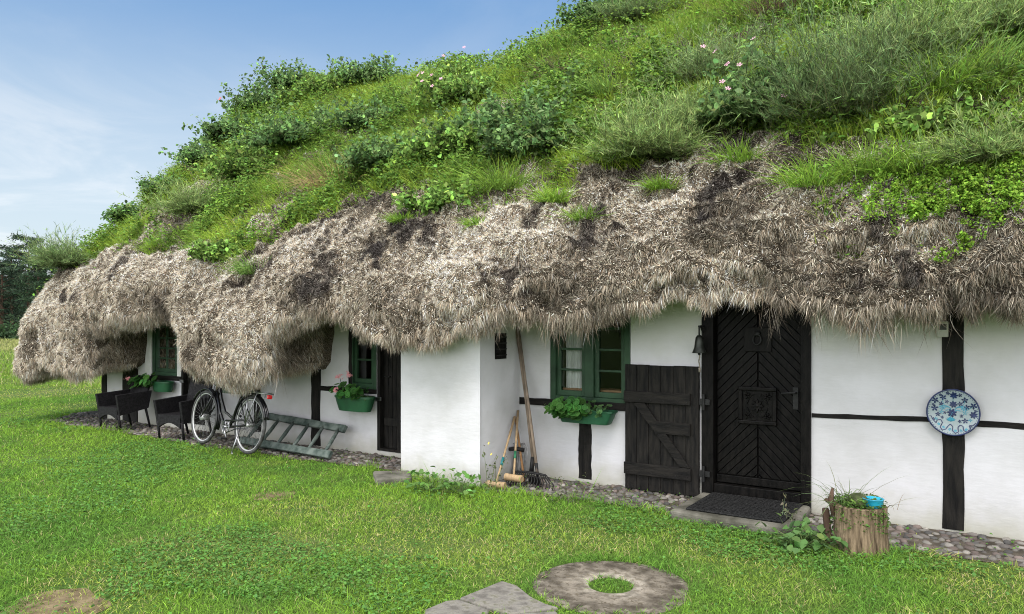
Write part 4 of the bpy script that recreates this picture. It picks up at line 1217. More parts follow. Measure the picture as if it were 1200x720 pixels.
def mallet(label, hp, axis, top, band, grp='croquet mallets leaning in the corner'):
    hp, top, axis = Vector(hp), Vector(top), Vector(axis).normalized()
    r = empty('croquet_mallet', hp, label, 'mallet', grp)
    mb = MB(); prof = [(0, -.10), (.030, -.10), (.036, -.094), (.036, -.075), (.034, -.07), (.034, .07), (.036, .075), (.036, .094), (.030, .10), (0, .10)]
    mb.lathe(prof, 20, Matrix.Translation(hp) @ axis.to_track_quat('Z', 'Y').to_matrix().to_4x4()); mb.build('head', PALEWOOD, r, sm=True).modifiers.new('EdgeSplit', 'EDGE_SPLIT')
    mb = MB(); mb.tube([hp.lerp(top, .04), hp.lerp(top, .5), top], [.011, .011, .013], 10); hnd = mb.build('handle', PALEWOOD, r, sm=True)
    if band:
        mb = MB(); mb.tube([hp.lerp(top, .27), hp.lerp(top, .38)], .0135, 10); mb.build('grip_band', band, hnd, sm=True)
m1x, m1y = on_ground(581, 574)
ax_ = (1, .12, 0)
mallet('croquet mallet with a teal band, its head lowest and nearest the lawn', (m1x, m1y, .045), ax_, (wx(602, -.18), -.16, wz(600, 489, -.2)), TEAL)
mallet('croquet mallet with a green band, its head resting behind the other', (m1x + .10, m1y + .16, .095), (1, -.05, .0), (wx(607, -.08), -.08, wz(606, 482, -.1)), GREENB)
st_ = empty('wooden_stick', (m1x + .02, -.3, 0), 'plain brown wooden stick between the two croquet mallets', 'stick')
mb = MB(); mb.tube([(m1x + .08, -.34, .0), (wx(601, -.1), -.06, wz(603, 485, -.1))], [.013, .011], 8); mb.build('shaft', mat('brown stick wood', (.26, .14, .06), .7, .25, 6), st_, sm=True)
hpb = empty('croquet_hoop', (wx(606, -.2), -.2, 0), 'bundle of grey wire croquet hoops standing between mallets and rake', 'croquet hoops')
hcx = wx(607, -.18)
for k in range(7):
    o1 = Vector((hcx - .04 + .016 * k, -.22 + .02 * (k % 3), .02)); wv = .05; lean = Vector((random.uniform(-.03, .03), .08, .33))
    pts = [o1 + Vector((-wv, 0, 0)), o1 + Vector((-wv, 0, 0)) + lean * .85, o1 + Vector((-wv * .6, 0, 0)) + lean * .97, o1 + lean, o1 + Vector((wv * .6, 0, 0)) + lean * .97, o1 + Vector((wv, 0, 0)) + lean * .85, o1 + Vector((wv, 0, 0))]
    mb = MB(); mb.tube(pts, .0055, 6); mb.build('wire', WIRE, hpb, sm=True)
mb = MB(); mb.tube([(hcx - .06, -.235, .30), (hcx + .0, -.25, .315), (hcx + .09, -.2, .30)], .022, 8); mb.build('strap', SADDLE, hpb, sm=True)

# bell ---------------------------------------------------------------------
bxp = wx(819.5, -.14); bz = wz(819, 405, -.14)
bell = empty('door_bell', (bxp, -.02, bz), 'small dark bell on a bracket beside the front door', 'bell')
mb = MB(); mb.lathe([(0, .092), (.018, .09), (.032, .07), (.038, .03), (.044, -.02), (.060, -.06), (.062, -.068), (.054, -.068), (.036, -.02), (0, .06)], 24, Matrix.Translation((bxp, -.14, bz))); mb.build('bell_body', BRONZE, bell, sm=True)
mb = MB(); mb.tube([(bxp, .0, bz + .17), (bxp, -.15, bz + .17)], .009, 8); mb.tube([(bxp, .0, bz + .07), (bxp, -.10, bz + .165)], .007, 8); mb.box((bxp, -.008, bz + .12), (.03, .016, .18)); mb.tube([(bxp, -.14, bz + .165), (bxp, -.14, bz + .09)], .008, 8); mb.build('bracket', IRON, bell)
mb = MB(); mb.lathe([(0, -.014), (.012, -.008), (.014, 0), (.008, .012), (0, .014)], 10, Matrix.Translation((bxp, -.14, bz - .075))); mb.build('clapper', IRON, bell, sm=True)
mb = MB(); mb.tube([(bxp + .004 * math.sin(i), -.14, bz - .08 - .013 * i) for i in range(11)], .006, 6); mb.tube([(bxp + .003, -.14, bz - .2), (bxp + .003, -.14, bz - .24)], [.013, .009], 8); mb.build('pull_cord', ROPE, bell, sm=True)

# round wall plate -------------------------------------------------------------
pcx, pcz = wx(1117, -.05), wz(1117, 483.5, -.05)
prd = (wx(1149, -.05) - wx(1085, -.05)) / 2
plate = empty('wall_plate', (pcx, -.02, pcz), 'round blue and white floral ceramic plate hung on the black post', 'plate')
MP = Matrix.Translation((pcx, -.028, pcz)) @ Matrix.Rotation(math.pi / 2, 4, 'X')
mb = MB(); mb.lathe([(0, .012), (prd * .55, .012), (prd * .72, .016), (prd * .94, .030)], 64, MP); mb.lathe([(prd * .94, .022), (prd * .7, .004), (0, .002)], 64, MP)
mb.build('dish', PLATEW, plate, sm=True)
mb = MB(); mb.lathe([(prd * .938, .0305), (prd * .955, .034), (prd, .033), (prd * 1.0, .024), (prd * .938, .021)], 64, MP); mb.build('rim', COBALT, plate, sm=True)
def zsurf(r):
    f = r / prd
    return .012 if f < .55 else (.012 + .004 * (f - .55) / .17 if f < .72 else .016 + .014 * (f - .72) / .22)
def glaze(name, m, shapes):
    mb = MB()
    for pts in shapes:
        n = len(pts); vs = [MP @ Vector((x, y, zsurf(math.hypot(x, y)) + .0022)) for x, y in pts]
        cx_ = sum(p[0] for p in pts) / n; cy_ = sum(p[1] for p in pts) / n
        vs.append(MP @ Vector((cx_, cy_, zsurf(math.hypot(cx_, cy_)) + .0026)))
        mb.add(vs, [(n, j, (j + 1) % n) for j in range(n)])
    mb.build(name, m, plate)
def flower(x, y, r, n=5, w=.45, rot=0):
    out = []
    for k in range(n):
        a = rot + 2 * math.pi * k / n
        c_, s_ = math.cos(a), math.sin(a)
        q = [(0, 0), (.5 * r, w * r * .5), (.85 * r, w * r * .4), (r, 0), (.85 * r, -w * r * .4), (.5 * r, -w * r * .5)]
        out.append([(x + u * c_ - v * s_, y + u * s_ + v * c_) for u, v in q])
    return out
def stroke(pts, w):
    out = []
    for a, b in zip(pts, pts[1:]):
        dx, dy = b[0] - a[0], b[1] - a[1]; l = math.hypot(dx, dy) or 1; nx, ny = -dy / l * w / 2, dx / l * w / 2
        out.append([(a[0] + nx, a[1] + ny), (a[0] - nx, a[1] - ny), (b[0] - nx, b[1] - ny), (b[0] + nx, b[1] + ny)])
    return out
def SP(u, v): return ((u - 372) / 268 * prd, (343 - v) / 240 * prd)
dark, tq = [], []
for u, v, r in ((380, 170, 28), (275, 195, 24), (487, 215, 24), (195, 225, 26), (310, 238, 15), (442, 255, 20), (255, 260, 18), (375, 262, 28), (570, 270, 26), (507, 285, 22), (190, 308, 26), (362, 350, 34), (572, 360, 28), (222, 370, 19), (490, 425, 22), (455, 378, 14), (265, 400, 13), (438, 432, 14), (320, 150, 16), (440, 165, 16), (290, 350, 13), (590, 320, 13), (175, 272, 12), (245, 168, 12), (180, 420, 14), (545, 475, 14)):
    x, y = SP(u, v); dark += flower(x, y, r * 1.4 / 250 * prd, 7 if r > 27 else 5, .5, R.random() * 6)
for u, v in ((230, 470), (280, 500), (340, 518), (395, 530), (450, 525), (500, 510)):
    x, y = SP(u, v); tq += flower(x, y, 17 / 250 * prd, 5, .5, R.random() * 6)
for k in range(7):
    a = math.pi / 2 + (k - 3) * .33; x, y = SP(350, 440); tq += [[(x + 55 / 250 * prd * f * math.cos(a) + o * math.sin(a) * prd, y + 55 / 250 * prd * f * math.sin(a) - o * math.cos(a) * prd) for f, o in ((0, 0), (.6, .035), (1, 0), (.6, -.035))]]
for sgn in (-1, 1):
    for (r0, cy_) in ((60, 300), (95, 305), (40, 320)):
        pts = [SP(372 + sgn * (20 + r0 * (1 - math.cos(t)) * .7), cy_ + 20 - r0 * .5 * math.sin(t)) for t in np.linspace(0, 2.6, 9)]; tq += stroke(pts, 7 / 250 * prd)
    tq += flower(*SP(372 + sgn * 105, 300), 30 / 250 * prd, 6, .3, .4); tq += flower(*SP(372 + sgn * 118, 345), 26 / 250 * prd, 5, .3, .2); tq += flower(*SP(372 + sgn * 168, 415), 20 / 250 * prd, 4, .5, .2)
wave = [SP(u, v) for u, v in ((150, 385), (175, 430), (205, 460), (215, 430), (250, 425), (268, 455), (245, 500), (265, 530), (300, 520), (320, 490), (345, 465), (370, 490), (365, 530), (395, 555), (425, 540), (420, 495), (440, 470), (470, 480), (475, 520), (510, 535), (540, 505), (530, 470), (565, 465), (590, 440))]
dark += stroke(wave, 9 / 250 * prd)
for k in range(56):
    a = 2 * math.pi * k / 56; x, y = prd * .905 * math.cos(a), prd * .905 * math.sin(a); dark += flower(x, y, .018 * prd, 4, 1.2, a)
for (a, b, c) in (((372, 330), (340, 400), (348, 440)), ((372, 250), (372, 200), (380, 175)), ((300, 300), (270, 240), (275, 200)), ((450, 300), (480, 250), (487, 220)), ((430, 330), (500, 320), (560, 280))): tq += stroke([SP(*a), SP(*b), SP(*c)], 4 / 250 * prd)
glaze('floral_pattern', COBALT, dark); glaze('leaf_pattern', TURQ, tq)

# small grey box on the post ---------------------------------------------------
sbx, sbz = wx(1105, -.05), wz(1105, 386, -.05)
sb = empty('sensor_box', (sbx, -.02, sbz), 'small grey plastic box with a dark window at the top of the post', 'box')
mb = MB(); mb.span(sbx - .037, sbx + .037, -.065, -.023, sbz - .06, sbz + .06); mb.build('case', GREYPL, sb, bevel=.006)
mb = MB(); mb.span(sbx - .022, sbx + .026, -.068, -.0645, sbz - .005, sbz + .04); mb.build('display', mat('dark display', (.03, .035, .03), .25, .1), sb)

# flower boxes and the plants in them ----------------------------------------------
def trough(px0, px1, py0, py1, dep, m, label, rounded, name='flower_box'):
    x0, x1 = wx(px0, -.1), wx(px1, -.1); z1, z0 = wz((px0 + px1) / 2, py0, -.12), wz((px0 + px1) / 2, py1, -.12)
    r = empty(name, ((x0 + x1) / 2, -.1, z0), label, 'flower box', 'green flower boxes under the windows')
    xc, hw, yc, hd_ = (x0 + x1) / 2, (x1 - x0) / 2, -.03 - dep / 2, dep / 2
    def ring(k, ins, z):
        pts = []; n = 32
        for i in range(n):
            a = 2 * math.pi * i / n; e = .75 if rounded else .28
            c_, s_ = math.cos(a), math.sin(a)
            pts.append((xc + math.copysign(abs(c_) ** e, c_) * (hw * k - ins), yc + math.copysign(abs(s_) ** e, s_) * (hd_ * k - ins), z))
        return pts
    H = z1 - z0
    prof = [(.82 if not rounded else .80, 0, z0), (.94, 0, z0 + H * .6), (.99, 0, z0 + H * .86), (1.03, 0, z0 + H * .87), (1.03, 0, z1), (.99, .008, z1), (.97, .010, z1 - H * .22)]
    vs = [p for q in prof for p in ring(*q)]; fs = []
    for k in range(len(prof) - 1):
        for j in range(32): fs.append((k * 32 + j, k * 32 + (j + 1) % 32, (k + 1) * 32 + (j + 1) % 32, (k + 1) * 32 + j))
    fs.append(tuple(range(32))[::-1])
    mb = MB(); mb.add(vs, fs); mb.build('tub', m, r, sm=True).modifiers.new('EdgeSplit', 'EDGE_SPLIT')
    mb = MB(); mb.add(ring(.98, .01, z1 - H * .2), [tuple(range(32))]); mb.build('soil', SOILM, r)
    return xc, hw, yc, z1, r
def geranium(name, label, cx_, hw, cy_, cz_, hgt, nl, rad, blooms=(), lean=(0, -.25), cat_='geranium', colr=(.055, .15, .035)):
    root = empty(name, (cx_, cy_, cz_ - .03), label, cat_, 'plants in the flower boxes')
    b = np.stack([R.uniform(-hw, hw, nl), R.uniform(-.05, .05, nl), np.zeros(nl)], 1)
    d = norm(np.stack([b[:, 0] / max(hw, .02) * .45 + R.normal(0, .35, nl) + lean[0], R.normal(lean[1], .4, nl), np.full(nl, .9)], 1))
    L = hgt * R.uniform(.35, 1.05, nl); bend = np.stack([R.normal(0, .02, nl), -R.uniform(0, .05, nl), -R.uniform(0, .06, nl)], 1)
    st = blades(b, d, L, np.full(nl, .006), bend, 3, shade((.08, .14, .04), nl))
    tri_mesh('stem', *st, LEAF, root, world=False)
    e = b + d * L[:, None] + bend
    c = shade(colr, nl, .22)
    tri_mesh('foliage', *discs(e, norm(d * .5 + np.array([0, -.75, .55]) + jit(nl, .3)), rad * R.uniform(.6, 1.15, nl), c * 1.15, c * .7, cup=.25, seg=12, ruff=.08), LEAF, root, world=False)
    for (bx_, by_, bz_, n) in blooms:
        mb = MB()
        for k in range(n):
            q = Vector((R.normal(0, .022), R.normal(0, .018), R.normal(0, .018))) + Vector((bx_, by_, bz_))
            nr = (q - Vector((bx_, by_ + .02, bz_ - .01))).normalized(); M = Matrix.Translation(q) @ nr.to_track_quat('Z', 'Y').to_matrix().to_4x4()
            for p_ in range(5):
                a = p_ * 1.257; mb.add([M @ Vector(v) for v in ((0, 0, 0), (.011 * math.cos(a - .5), .011 * math.sin(a - .5), .003), (.017 * math.cos(a), .017 * math.sin(a), .005), (.011 * math.cos(a + .5), .011 * math.sin(a + .5), .003))], [(0, 1, 2, 3)])
        mb.tube([(bx_ * .6, by_ * .5, .02), (bx_, by_ + .01, bz_ - .015)], .003, 5, m=1)
        mb.build('blossom', [mat('geranium petal', (.72, .30, .32), .6, .15, 40), LEAF], root, world=False)
    return root
tx, thw, ty, tz, _ = trough(656, 721, 480, 496, .17, BOXW, 'long green flower box under the large near window', False)
k0 = wx(671, -.14)
geranium('geranium', 'round leaved geranium without flowers in the near flower box', k0 + .01, .075, ty - .07, tz - .05, .23, 120, .038, lean=(.0, -.55))
geranium('trailing_plant', 'small sparse trailing plant at the right end of the near flower box', wx(702, -.12), .07, ty - .02, tz, .13, 30, .022, lean=(.1, -.3), cat_='plant', colr=(.07, .14, .05))
geranium('weedy_plant', 'thin weedy sprig hanging over the left end of the near flower box', wx(657, -.12), .03, ty - .03, tz, .12, 22, .012, lean=(-.5, -.5), cat_='plant', colr=(.10, .14, .05))
tx, thw, ty, tz, _ = trough(398, 440, 464, 481.5, .22, BOXG, 'round ended green flower box under the mid window', True)
geranium('geranium', 'geranium with three pink flower heads in the mid flower box', wx(413, -.13), .12, ty - .02, tz, .20, 52, .042,
         [(-.11, -.08, .26, 16), (.03, -.06, .29, 18), (-.17, -.1, .10, 14)])
geranium('bedding_plant', 'low plant with tiny white flowers at the right end of the mid flower box', wx(431, -.13), .06, ty - .01, tz, .09, 26, .018, cat_='plant', colr=(.08, .13, .05))
tx, thw, ty, tz, _ = trough(183, 203, 447, 459, .20, BOXG, 'green flower box under the farthest window', True)
geranium('geranium', 'spreading geranium with a pale pink bloom under the farthest window', wx(177, -.15), .15, ty - .06, tz - .06, .22, 70, .050, [(-.40, -.1, .12, 14)], lean=(-.45, -.35))
tx, thw, ty, tz, _ = trough(262, 291, 451, 461, .20, DKGREEN, 'dark flower box half hidden by the thatch above the bicycle', True)
geranium('hanging_plant', 'dark green leafy plant in the box half hidden above the bicycle', wx(276, -.12), .25, ty - .02, tz, .16, 60, .045, cat_='plant', colr=(.03, .075, .025))

# step, mat, stump planter, stones ----------------------------------------------
def slab(name, poly, z0, z1, m, label, cat_, bev=.02, kind=None, wav=.0):
    mb = MB(); n = len(poly)
    vs = [(x, y, z0) for x, y in poly] + [(x, y, z1) for x, y in poly]
    mb.add(vs, [tuple(range(n))[::-1], tuple(range(n, 2 * n))] + [(j, (j + 1) % n, n + (j + 1) % n, n + j) for j in range(n)])
    o = mb.build(name, m, None, bevel=bev, seg=3)
    return tag(o, label, cat_, kind=kind)
sx_a, sx_b = -2.24, -1.30
slab('door_step', [(sx_a, -.02), (sx_a - .01, -.80), (-1.8, -.84), (sx_b + .02, -.80), (sx_b, -.02)], -.05, .070, SLAB, 'low worn concrete step in front of the chevron door', 'step', .03)
mb = MB(); mx0, mx1, my0, my1 = -2.13, -1.36, -.74, -.06
mb.span(mx0, mx1, my0, my1, .072, .088)
dm = mb.build('doormat', MATB, None, bevel=.008)
mb = MB()
for i in range(21):
    for j in range(14):
        mb.box((mx0 + .04 + (mx1 - mx0 - .08) * i / 20, my0 + .04 + (my1 - my0 - .08) * j / 13, .0895), (.026, .034, .006), rot=(0, 0, .78 if (i + j) % 2 else -.78))
dmr = empty('door_mat', (-1.75, -.4, .070), 'black ribbed rubber mat on the step before the front door', 'doormat')
dm.parent = dmr; dm.data.transform(Matrix.Translation(-dmr.location)); dm.name = 'mat_base'
mb.build('ribbing', MATB, dmr)
q = [on_ground(*p) for p in ((437, 560), (480, 559), (483, 567), (440, 570))]
slab('stepping_stone', q, -.03, .07, SLAB, 'pale flat stone at the foot of the plank door by the oven bay', 'stone', .02)

sgx, sgy = on_ground(1008, 651)
sgy += .09; sgx -= .02
stump = empty('tree_stump', (sgx, sgy, 0), 'weathered tree stump used as a planter by the wall', 'stump')
mb = MB(); prof = [(.185, -.03), (.182, .05), (.172, .16), (.17, .30), (.172, .325), (.14, .33), (.135, .28), (0, .28)]
mb.lathe(prof, 40, Matrix.Translation((sgx, sgy, 0)), wob=.035); mb.build('log', BARK, stump, sm=True).modifiers.new('EdgeSplit', 'EDGE_SPLIT')
mb = MB(); mb.lathe([(0, .305), (.136, .302)], 24, Matrix.Translation((sgx, sgy, 0))); mb.build('soil', SOILM, stump)
def plant_thing(name, loc, label, cat_, arrs, grp=None):
    r = empty(name, loc, label, cat_, grp)
    for nm, a in arrs: tri_mesh(nm, *a, LEAF, r, world=False)
    return r
n = 1600
a_ = R.uniform(0, 6.28, n); rr = .19 * np.sqrt(R.random(n))
pp = np.stack([rr * np.cos(a_), rr * np.sin(a_), R.random(n) ** 2 * .07 - np.maximum(0, rr - .150) * R.uniform(.5, 4.5, n)], 1)
sz = R.uniform(.014, .03, n)
plant_thing('low_herb', (sgx, sgy, .315), 'mat of small green herbs covering the top of the stump', 'plant', [('foliage', leaves(pp, jit(n) * [1, 1, .4], norm(UZ + jit(n, .4)), sz, sz * .55, shade((.09, .165, .035), n)))])
n = 60; tr_ = tuft_arr(n, .44, .04, (.14, .19, .08), .005, .5)
plant_thing('chives', (sgx - .10, sgy + .02, .31), 'tall thin grassy shoots at the left side of the stump top', 'grass', [('foliage', tr_)])
n = 14; plant_thing('grass_shoot', (sgx + .10, sgy + .06, .31), 'few thin dry grass shoots behind the turquoise bowl', 'grass', [('foliage', tuft_arr(n, .24, .05, (.22, .20, .10), .004, .3))])
bowl = empty('flower_pot', (sgx + .095, sgy - .03, .315), 'small turquoise bowl sitting on the stump', 'bowl')
mb = MB(); mb.lathe([(0, 0), (.045, 0), (.062, .03), (.066, .062), (.070, .066), (.064, .068), (.058, .04), (0, .03)], 28, Matrix.Translation((sgx + .095, sgy - .03, .322))); mb.build('bowl_body', BLUEP, bowl, sm=True)
mb = MB(); mb.lathe([(0, .045), (.057, .046)], 16, Matrix.Translation((sgx + .095, sgy - .03, .322))); mb.build('soil', SOILM, bowl)
moss = empty('mossy_stone', (sgx + .0, sgy + .0, .315), 'rounded mossy stone on the stump beside the turquoise bowl', 'stone')
mb = MB(); mb.lathe([(0, -.03), (.06, -.02), (.07, .02), (.05, .06), (.02, .078), (0, .08)], 18, Matrix.Translation((sgx - .005, sgy - .01, .33)), wob=.08); mb.build('stone_body', stonemat('mossy stone', (.04, .05, .02), (.09, .10, .05), (.05, .075, .02), 20), moss, sm=True)
stk = empty('driftwood_stick', (sgx - .17, sgy, 0), 'short forked brown stick leaning on the left side of the stump', 'stick')
mb = MB(); mb.tube([(sgx - .145, sgy - .08, .25), (sgx - .17, sgy - .08, .36), (sgx - .155, sgy - .09, .44)], [.022, .02, .008], 8); mb.tube([(sgx - .17, sgy - .08, .34), (sgx - .21, sgy - .07, .35)], [.02, .012], 8); mb.build('fork_piece', PBARK, stk, sm=True)
stk2 = empty('bark_post', (sgx - .2, sgy - .02, 0), 'dark strip of old bark standing between leafy plant and stump', 'bark')
mb = MB(); mb.box((sgx - .20, sgy - .03, .13), (.045, .06, .30), rot=(0, -.08, .3)); mb.build('strip', PBARK, stk2, bevel=.01)

def leafy(name, px, py, label, w, h, n, leaf, col, up=(0, -.1, 1), cat_='plant', grp=None):
    gx, gy = on_ground(px, py)
    r = empty(name, (gx, gy, 0), label, cat_, grp)
    b = jit(n) * [w * .18, w * .18, 0]; d = norm(jit(n) * [.8, .8, .2] + np.array(up) * 1.1); d[:, 2] = np.abs(d[:, 2])
    L = h * R.uniform(.4, 1.1, n); bend = d * [1, 1, 0] * (w * .35) - np.array([0, 0, 1]) * (R.uniform(0, .3, n) * h)[:, None]
    tri_mesh('stem', *blades(b, d, L, np.full(n, .006), bend, 3, shade((.10, .15, .05), n)), LEAF, r, world=False)
    e = b + d * L[:, None] + bend; c = shade(col, n, .2); lf = leaf * R.uniform(.55, 1.2, n)
    tri_mesh('foliage', *leaves(e, norm(d * [1, 1, .1] + jit(n, .4) + [0, 0, -.15]), norm(UZ * 1.2 + jit(n, .35)), lf, lf * .68, c, .12), LEAF, r, world=False)
    return r
leafy('broad_leaf_plant', 945, 642, 'low plant with wide pale green leaves left of the stump', .30, .21, 120, .075, (.105, .19, .06))
leafy('garden_weed', 508, 577, 'leafy light green weed at the oven bay front, the left of two', .20, .26, 75, .070, (.12, .24, .055))
leafy('garden_weed', 541, 580, 'leafy light green weed at the oven bay corner, the right of two', .20, .25, 70, .066, (.12, .24, .055))
def stalk(px, py, label, h, n, col):
    gx, gy = on_ground(px, py); r = empty('wild_stalk', (gx, gy, 0), label, 'weed')
    b = jit(n) * [.05, .05, 0]; d = norm(jit(n, .2) + UZ); L = h * R.uniform(.5, 1, n); bend = jit(n, .04)
    tri_mesh('stem', *blades(b, d, L, np.full(n, .006), bend, 3, shade(col, n)), LEAF, r, world=False)
    m = n * 12; si = np.repeat(np.arange(n), 12); t = R.uniform(.1, 1, m)
    P = b[si] + d[si] * (L[si] * t)[:, None] + bend[si] * (t * t)[:, None] + jit(m, .014)
    lf = R.uniform(.015, .04, m); tri_mesh('foliage', *leaves(P, jit(m), norm(UZ + jit(m, .6)), lf, lf * .5, shade(col, m, .3)), LEAF, r, world=False)
    return r
ws = stalk(573, 577, 'thin straggly weed with yellow buds beside the mallets', .46, 7, (.11, .14, .06))
for q in ((0.0, 0, .46), (.03, .0, .36)): blossom(ws, Vector(q), .015, YELFL)
stalk(664, 590, 'wispy pale seeding weed on the cobbles under the near window', .26, 8, (.15, .17, .09))
stalk(922, 618, 'wispy flowering weed at the right foot of the door frame', .22, 8, (.14, .16, .09))

mcx, mcy = on_ground(716, 687)
mb = MB(); prof = [(.132, -.03), (.136, .004), (.148, .009), (.20, .010), (.26, .013), (.30, .010), (.38, .012), (.45, .009), (.472, .002), (.475, -.03)]
mb.lathe(prof, 72, Matrix.Translation((mcx, mcy, 0)), wob=.012)
ms = mb.build('millstone', millmat('worn millstone', mcx, mcy), None, sm=True); tag(ms, 'old round millstone set in the lawn with grass in its centre hole', 'millstone')
ms.modifiers.new('EdgeSplit', 'EDGE_SPLIT')
fl = [((497, 719), (522, 708.5), (537, 706.5), (574, 719), (560, 735), (500, 740)), ((538, 705), (588, 684.5), (606, 690), (622, 703), (640, 712), (655, 716), (600, 724), (577, 718)), ]
lab = ('grey flagstone at the bottom edge of the picture left of the larger one', 'grey flagstone lying against the round millstone')
for f, l in zip(fl, lab): slab('flagstone', [on_ground(*p) for p in f], -.03, .022, FLAG, l, 'flagstone', .012)
slab('flagstone', [on_ground(*p) for p in ((583, 725), (652, 720), (668, 745), (580, 752))], -.03, .02, FLAG, 'grey flagstone nearest the viewer, cut off by the picture edge', 'flagstone', .012)
# ================================================================== GROUND
def groundmat():
    m, nt, bs, o = nodes_of('meadow soil')
    tc = N(nt, 'ShaderNodeTexCoord')
    n1 = N(nt, 'ShaderNodeTexNoise'); n1.inputs['Scale'].default_value = .8; n1.inputs['Detail'].default_value = 9; nt.links.new(tc.outputs['Object'], n1.inputs['Vector'])
    r1 = ramp(nt, [(.35, (.060, .115, .020)), (.55, (.085, .145, .028)), (.72, (.13, .15, .055))]); nt.links.new(n1.outputs['Fac'], r1.inputs[0])
    n2 = N(nt, 'ShaderNodeTexNoise'); n2.inputs['Scale'].default_value = 35; n2.inputs['Detail'].default_value = 6; nt.links.new(tc.outputs['Object'], n2.inputs['Vector'])
    r2 = ramp(nt, [(.35, (.5, .5, .5)), (.7, (1.15, 1.15, 1.15))]); nt.links.new(n2.outputs['Fac'], r2.inputs[0])
    mx = N(nt, 'ShaderNodeMix', data_type='RGBA', blend_type='MULTIPLY'); mx.inputs['Factor'].default_value = 1
    nt.links.new(r1.outputs[0], mx.inputs['A']); nt.links.new(r2.outputs[0], mx.inputs['B']); nt.links.new(mx.outputs['Result'], bs.inputs['Base Color'])
    bs.inputs['Roughness'].default_value = .95; bs.inputs['Specular IOR Level'].default_value = .1
    bp = N(nt, 'ShaderNodeBump'); bp.inputs['Strength'].default_value = .6; bp.inputs['Distance'].default_value = .03; nt.links.new(n2.outputs['Fac'], bp.inputs['Height']); nt.links.new(bp.outputs[0], bs.inputs['Normal'])
    return m
mb = MB(); mb.add([(-900, -900, 0), (900, -900, 0), (900, 900, 0), (-900, 900, 0)], [(0, 1, 2, 3)])
tag(mb.build('ground', groundmat()), 'wide level green ground of lawn and meadow', 'ground', kind='structure')

# bed of earth and cobbles along the wall
SOIL2 = mat('grey earth between cobbles', (.075, .064, .05), .95, .4, 6, .8, 50, .1)
def cob_edge(X): return -.72 + .10 * vnoise(np.stack([np.asarray(X) * 1.3, np.asarray(X) * 0 + 2, np.asarray(X) * 0], 1)) + .05 * vnoise(np.stack([np.asarray(X) * 4.1, np.asarray(X) * 0 + 7, np.asarray(X) * 0], 1))
xs = np.arange(-13.6, 5.01, .1); ye = cob_edge(xs)
endf = smooth(-13.6, -12.7, xs); ye = ye * endf + .2 * (1 - endf)
mb = MB()
vs = [(x, y, .004) for x, y in zip(xs, ye)] + [(x, .6 if x < -12.5 else .05, .004) for x in xs]
n = len(xs); mb.add(vs, [(i, i + 1, n + i + 1, n + i) for i in range(n - 1)])
tag(mb.build('cobble_path', SOIL2), 'earth strip along the foot of the white wall', 'path', kind='structure')
# the stones themselves
def ico():
    import bmesh
    bm = bmesh.new(); bmesh.ops.create_icosphere(bm, subdivisions=2, radius=1)
    v = np.array([x.co[:] for x in bm.verts]); f = np.array([[q.index for q in t.verts] for t in bm.faces]); bm.free(); return v, f
IV, IF = ico()
pts = []
for X in np.arange(-13.5, 2.5, .062):
    for Y in np.arange(-.9, .25, .058):
        x, y = X + R.normal(0, .014) + (.031 if int(round(Y / .058)) % 2 else 0), Y + R.normal(0, .014)
        e = float(cob_edge([x])[0]) if x > -12.7 else -.75 * float(smooth(-13.6, -12.7, np.array([x]))[0])
        if y < e + .03 or (x > -12.55 and y > -.01) or (BX0 - .02 < x < BX1 + .02 and y > BY): continue
        if sx_a < x < sx_b and y > -.83: continue
        if R.random() < .12: continue
        pts.append((x, y))
pts = np.array(pts); n = len(pts)
sz = np.stack([R.uniform(.022, .046, n), R.uniform(.020, .034, n), R.uniform(.010, .024, n)], 1)
rot = R.uniform(0, 6.28, n); c_, s_ = np.cos(rot), np.sin(rot)
warp = 1 + .12 * R.normal(0, 1, (n, len(IV), 1)) * .6
v = IV[None] * sz[:, None] * warp
v = np.stack([v[..., 0] * c_[:, None] - v[..., 1] * s_[:, None], v[..., 0] * s_[:, None] + v[..., 1] * c_[:, None], v[..., 2]], -1)
v = v + np.concatenate([pts, R.uniform(-.006, .008, (n, 1))], 1)[:, None]
T = (np.arange(n)[:, None, None] * len(IV) + IF[None]).reshape(-1, 3)
pal = np.array([(.20, .185, .165), (.14, .125, .115), (.27, .25, .225), (.17, .135, .12), (.11, .105, .10)])
cc = pal[R.integers(0, 5, n)] * .74 * np.exp(R.normal(0, .22, (n, 1)))
o = tri_mesh('cobblestone', v.reshape(-1, 3), T, np.repeat(cc, len(IV), 0), STONEC, smooth_sh=True)
tag(o, 'grey rounded cobblestones laid along the foot of the wall', 'cobbles', kind='stuff')

SOILP = mat('bare dry soil', (.13, .095, .055), .95, .3, 9, .8, 50, .1, c2=(.20, .155, .09))
SPOTS = []
for (px, py, rw, label) in ((316, 582, .20, 'small bare brown patch in the lawn in front of the ladder'), (250, 527, .0, ''), (60, 712, .30, 'bare patch of dry soil at the near left corner of the lawn')):
    if not label: continue
    gx, gy = on_ground(px, py); SPOTS.append((gx, gy, rw))
    mb = MB(); k = 28; ang = np.linspace(0, 2 * math.pi, k, endpoint=False)
    rr = rw * (1 + .3 * vnoise(np.stack([np.cos(ang) * 2 + px, np.sin(ang) * 2, ang * 0], 1)))
    mb.add([(gx + r * 1.1 * math.cos(a), gy + r * math.sin(a), .002) for r, a in zip(rr, ang)] + [(gx, gy, .005)], [(j, (j + 1) % k, k) for j in range(k)])
    tag(mb.build('soil_patch', SOILP), label, 'bare soil', kind='structure')

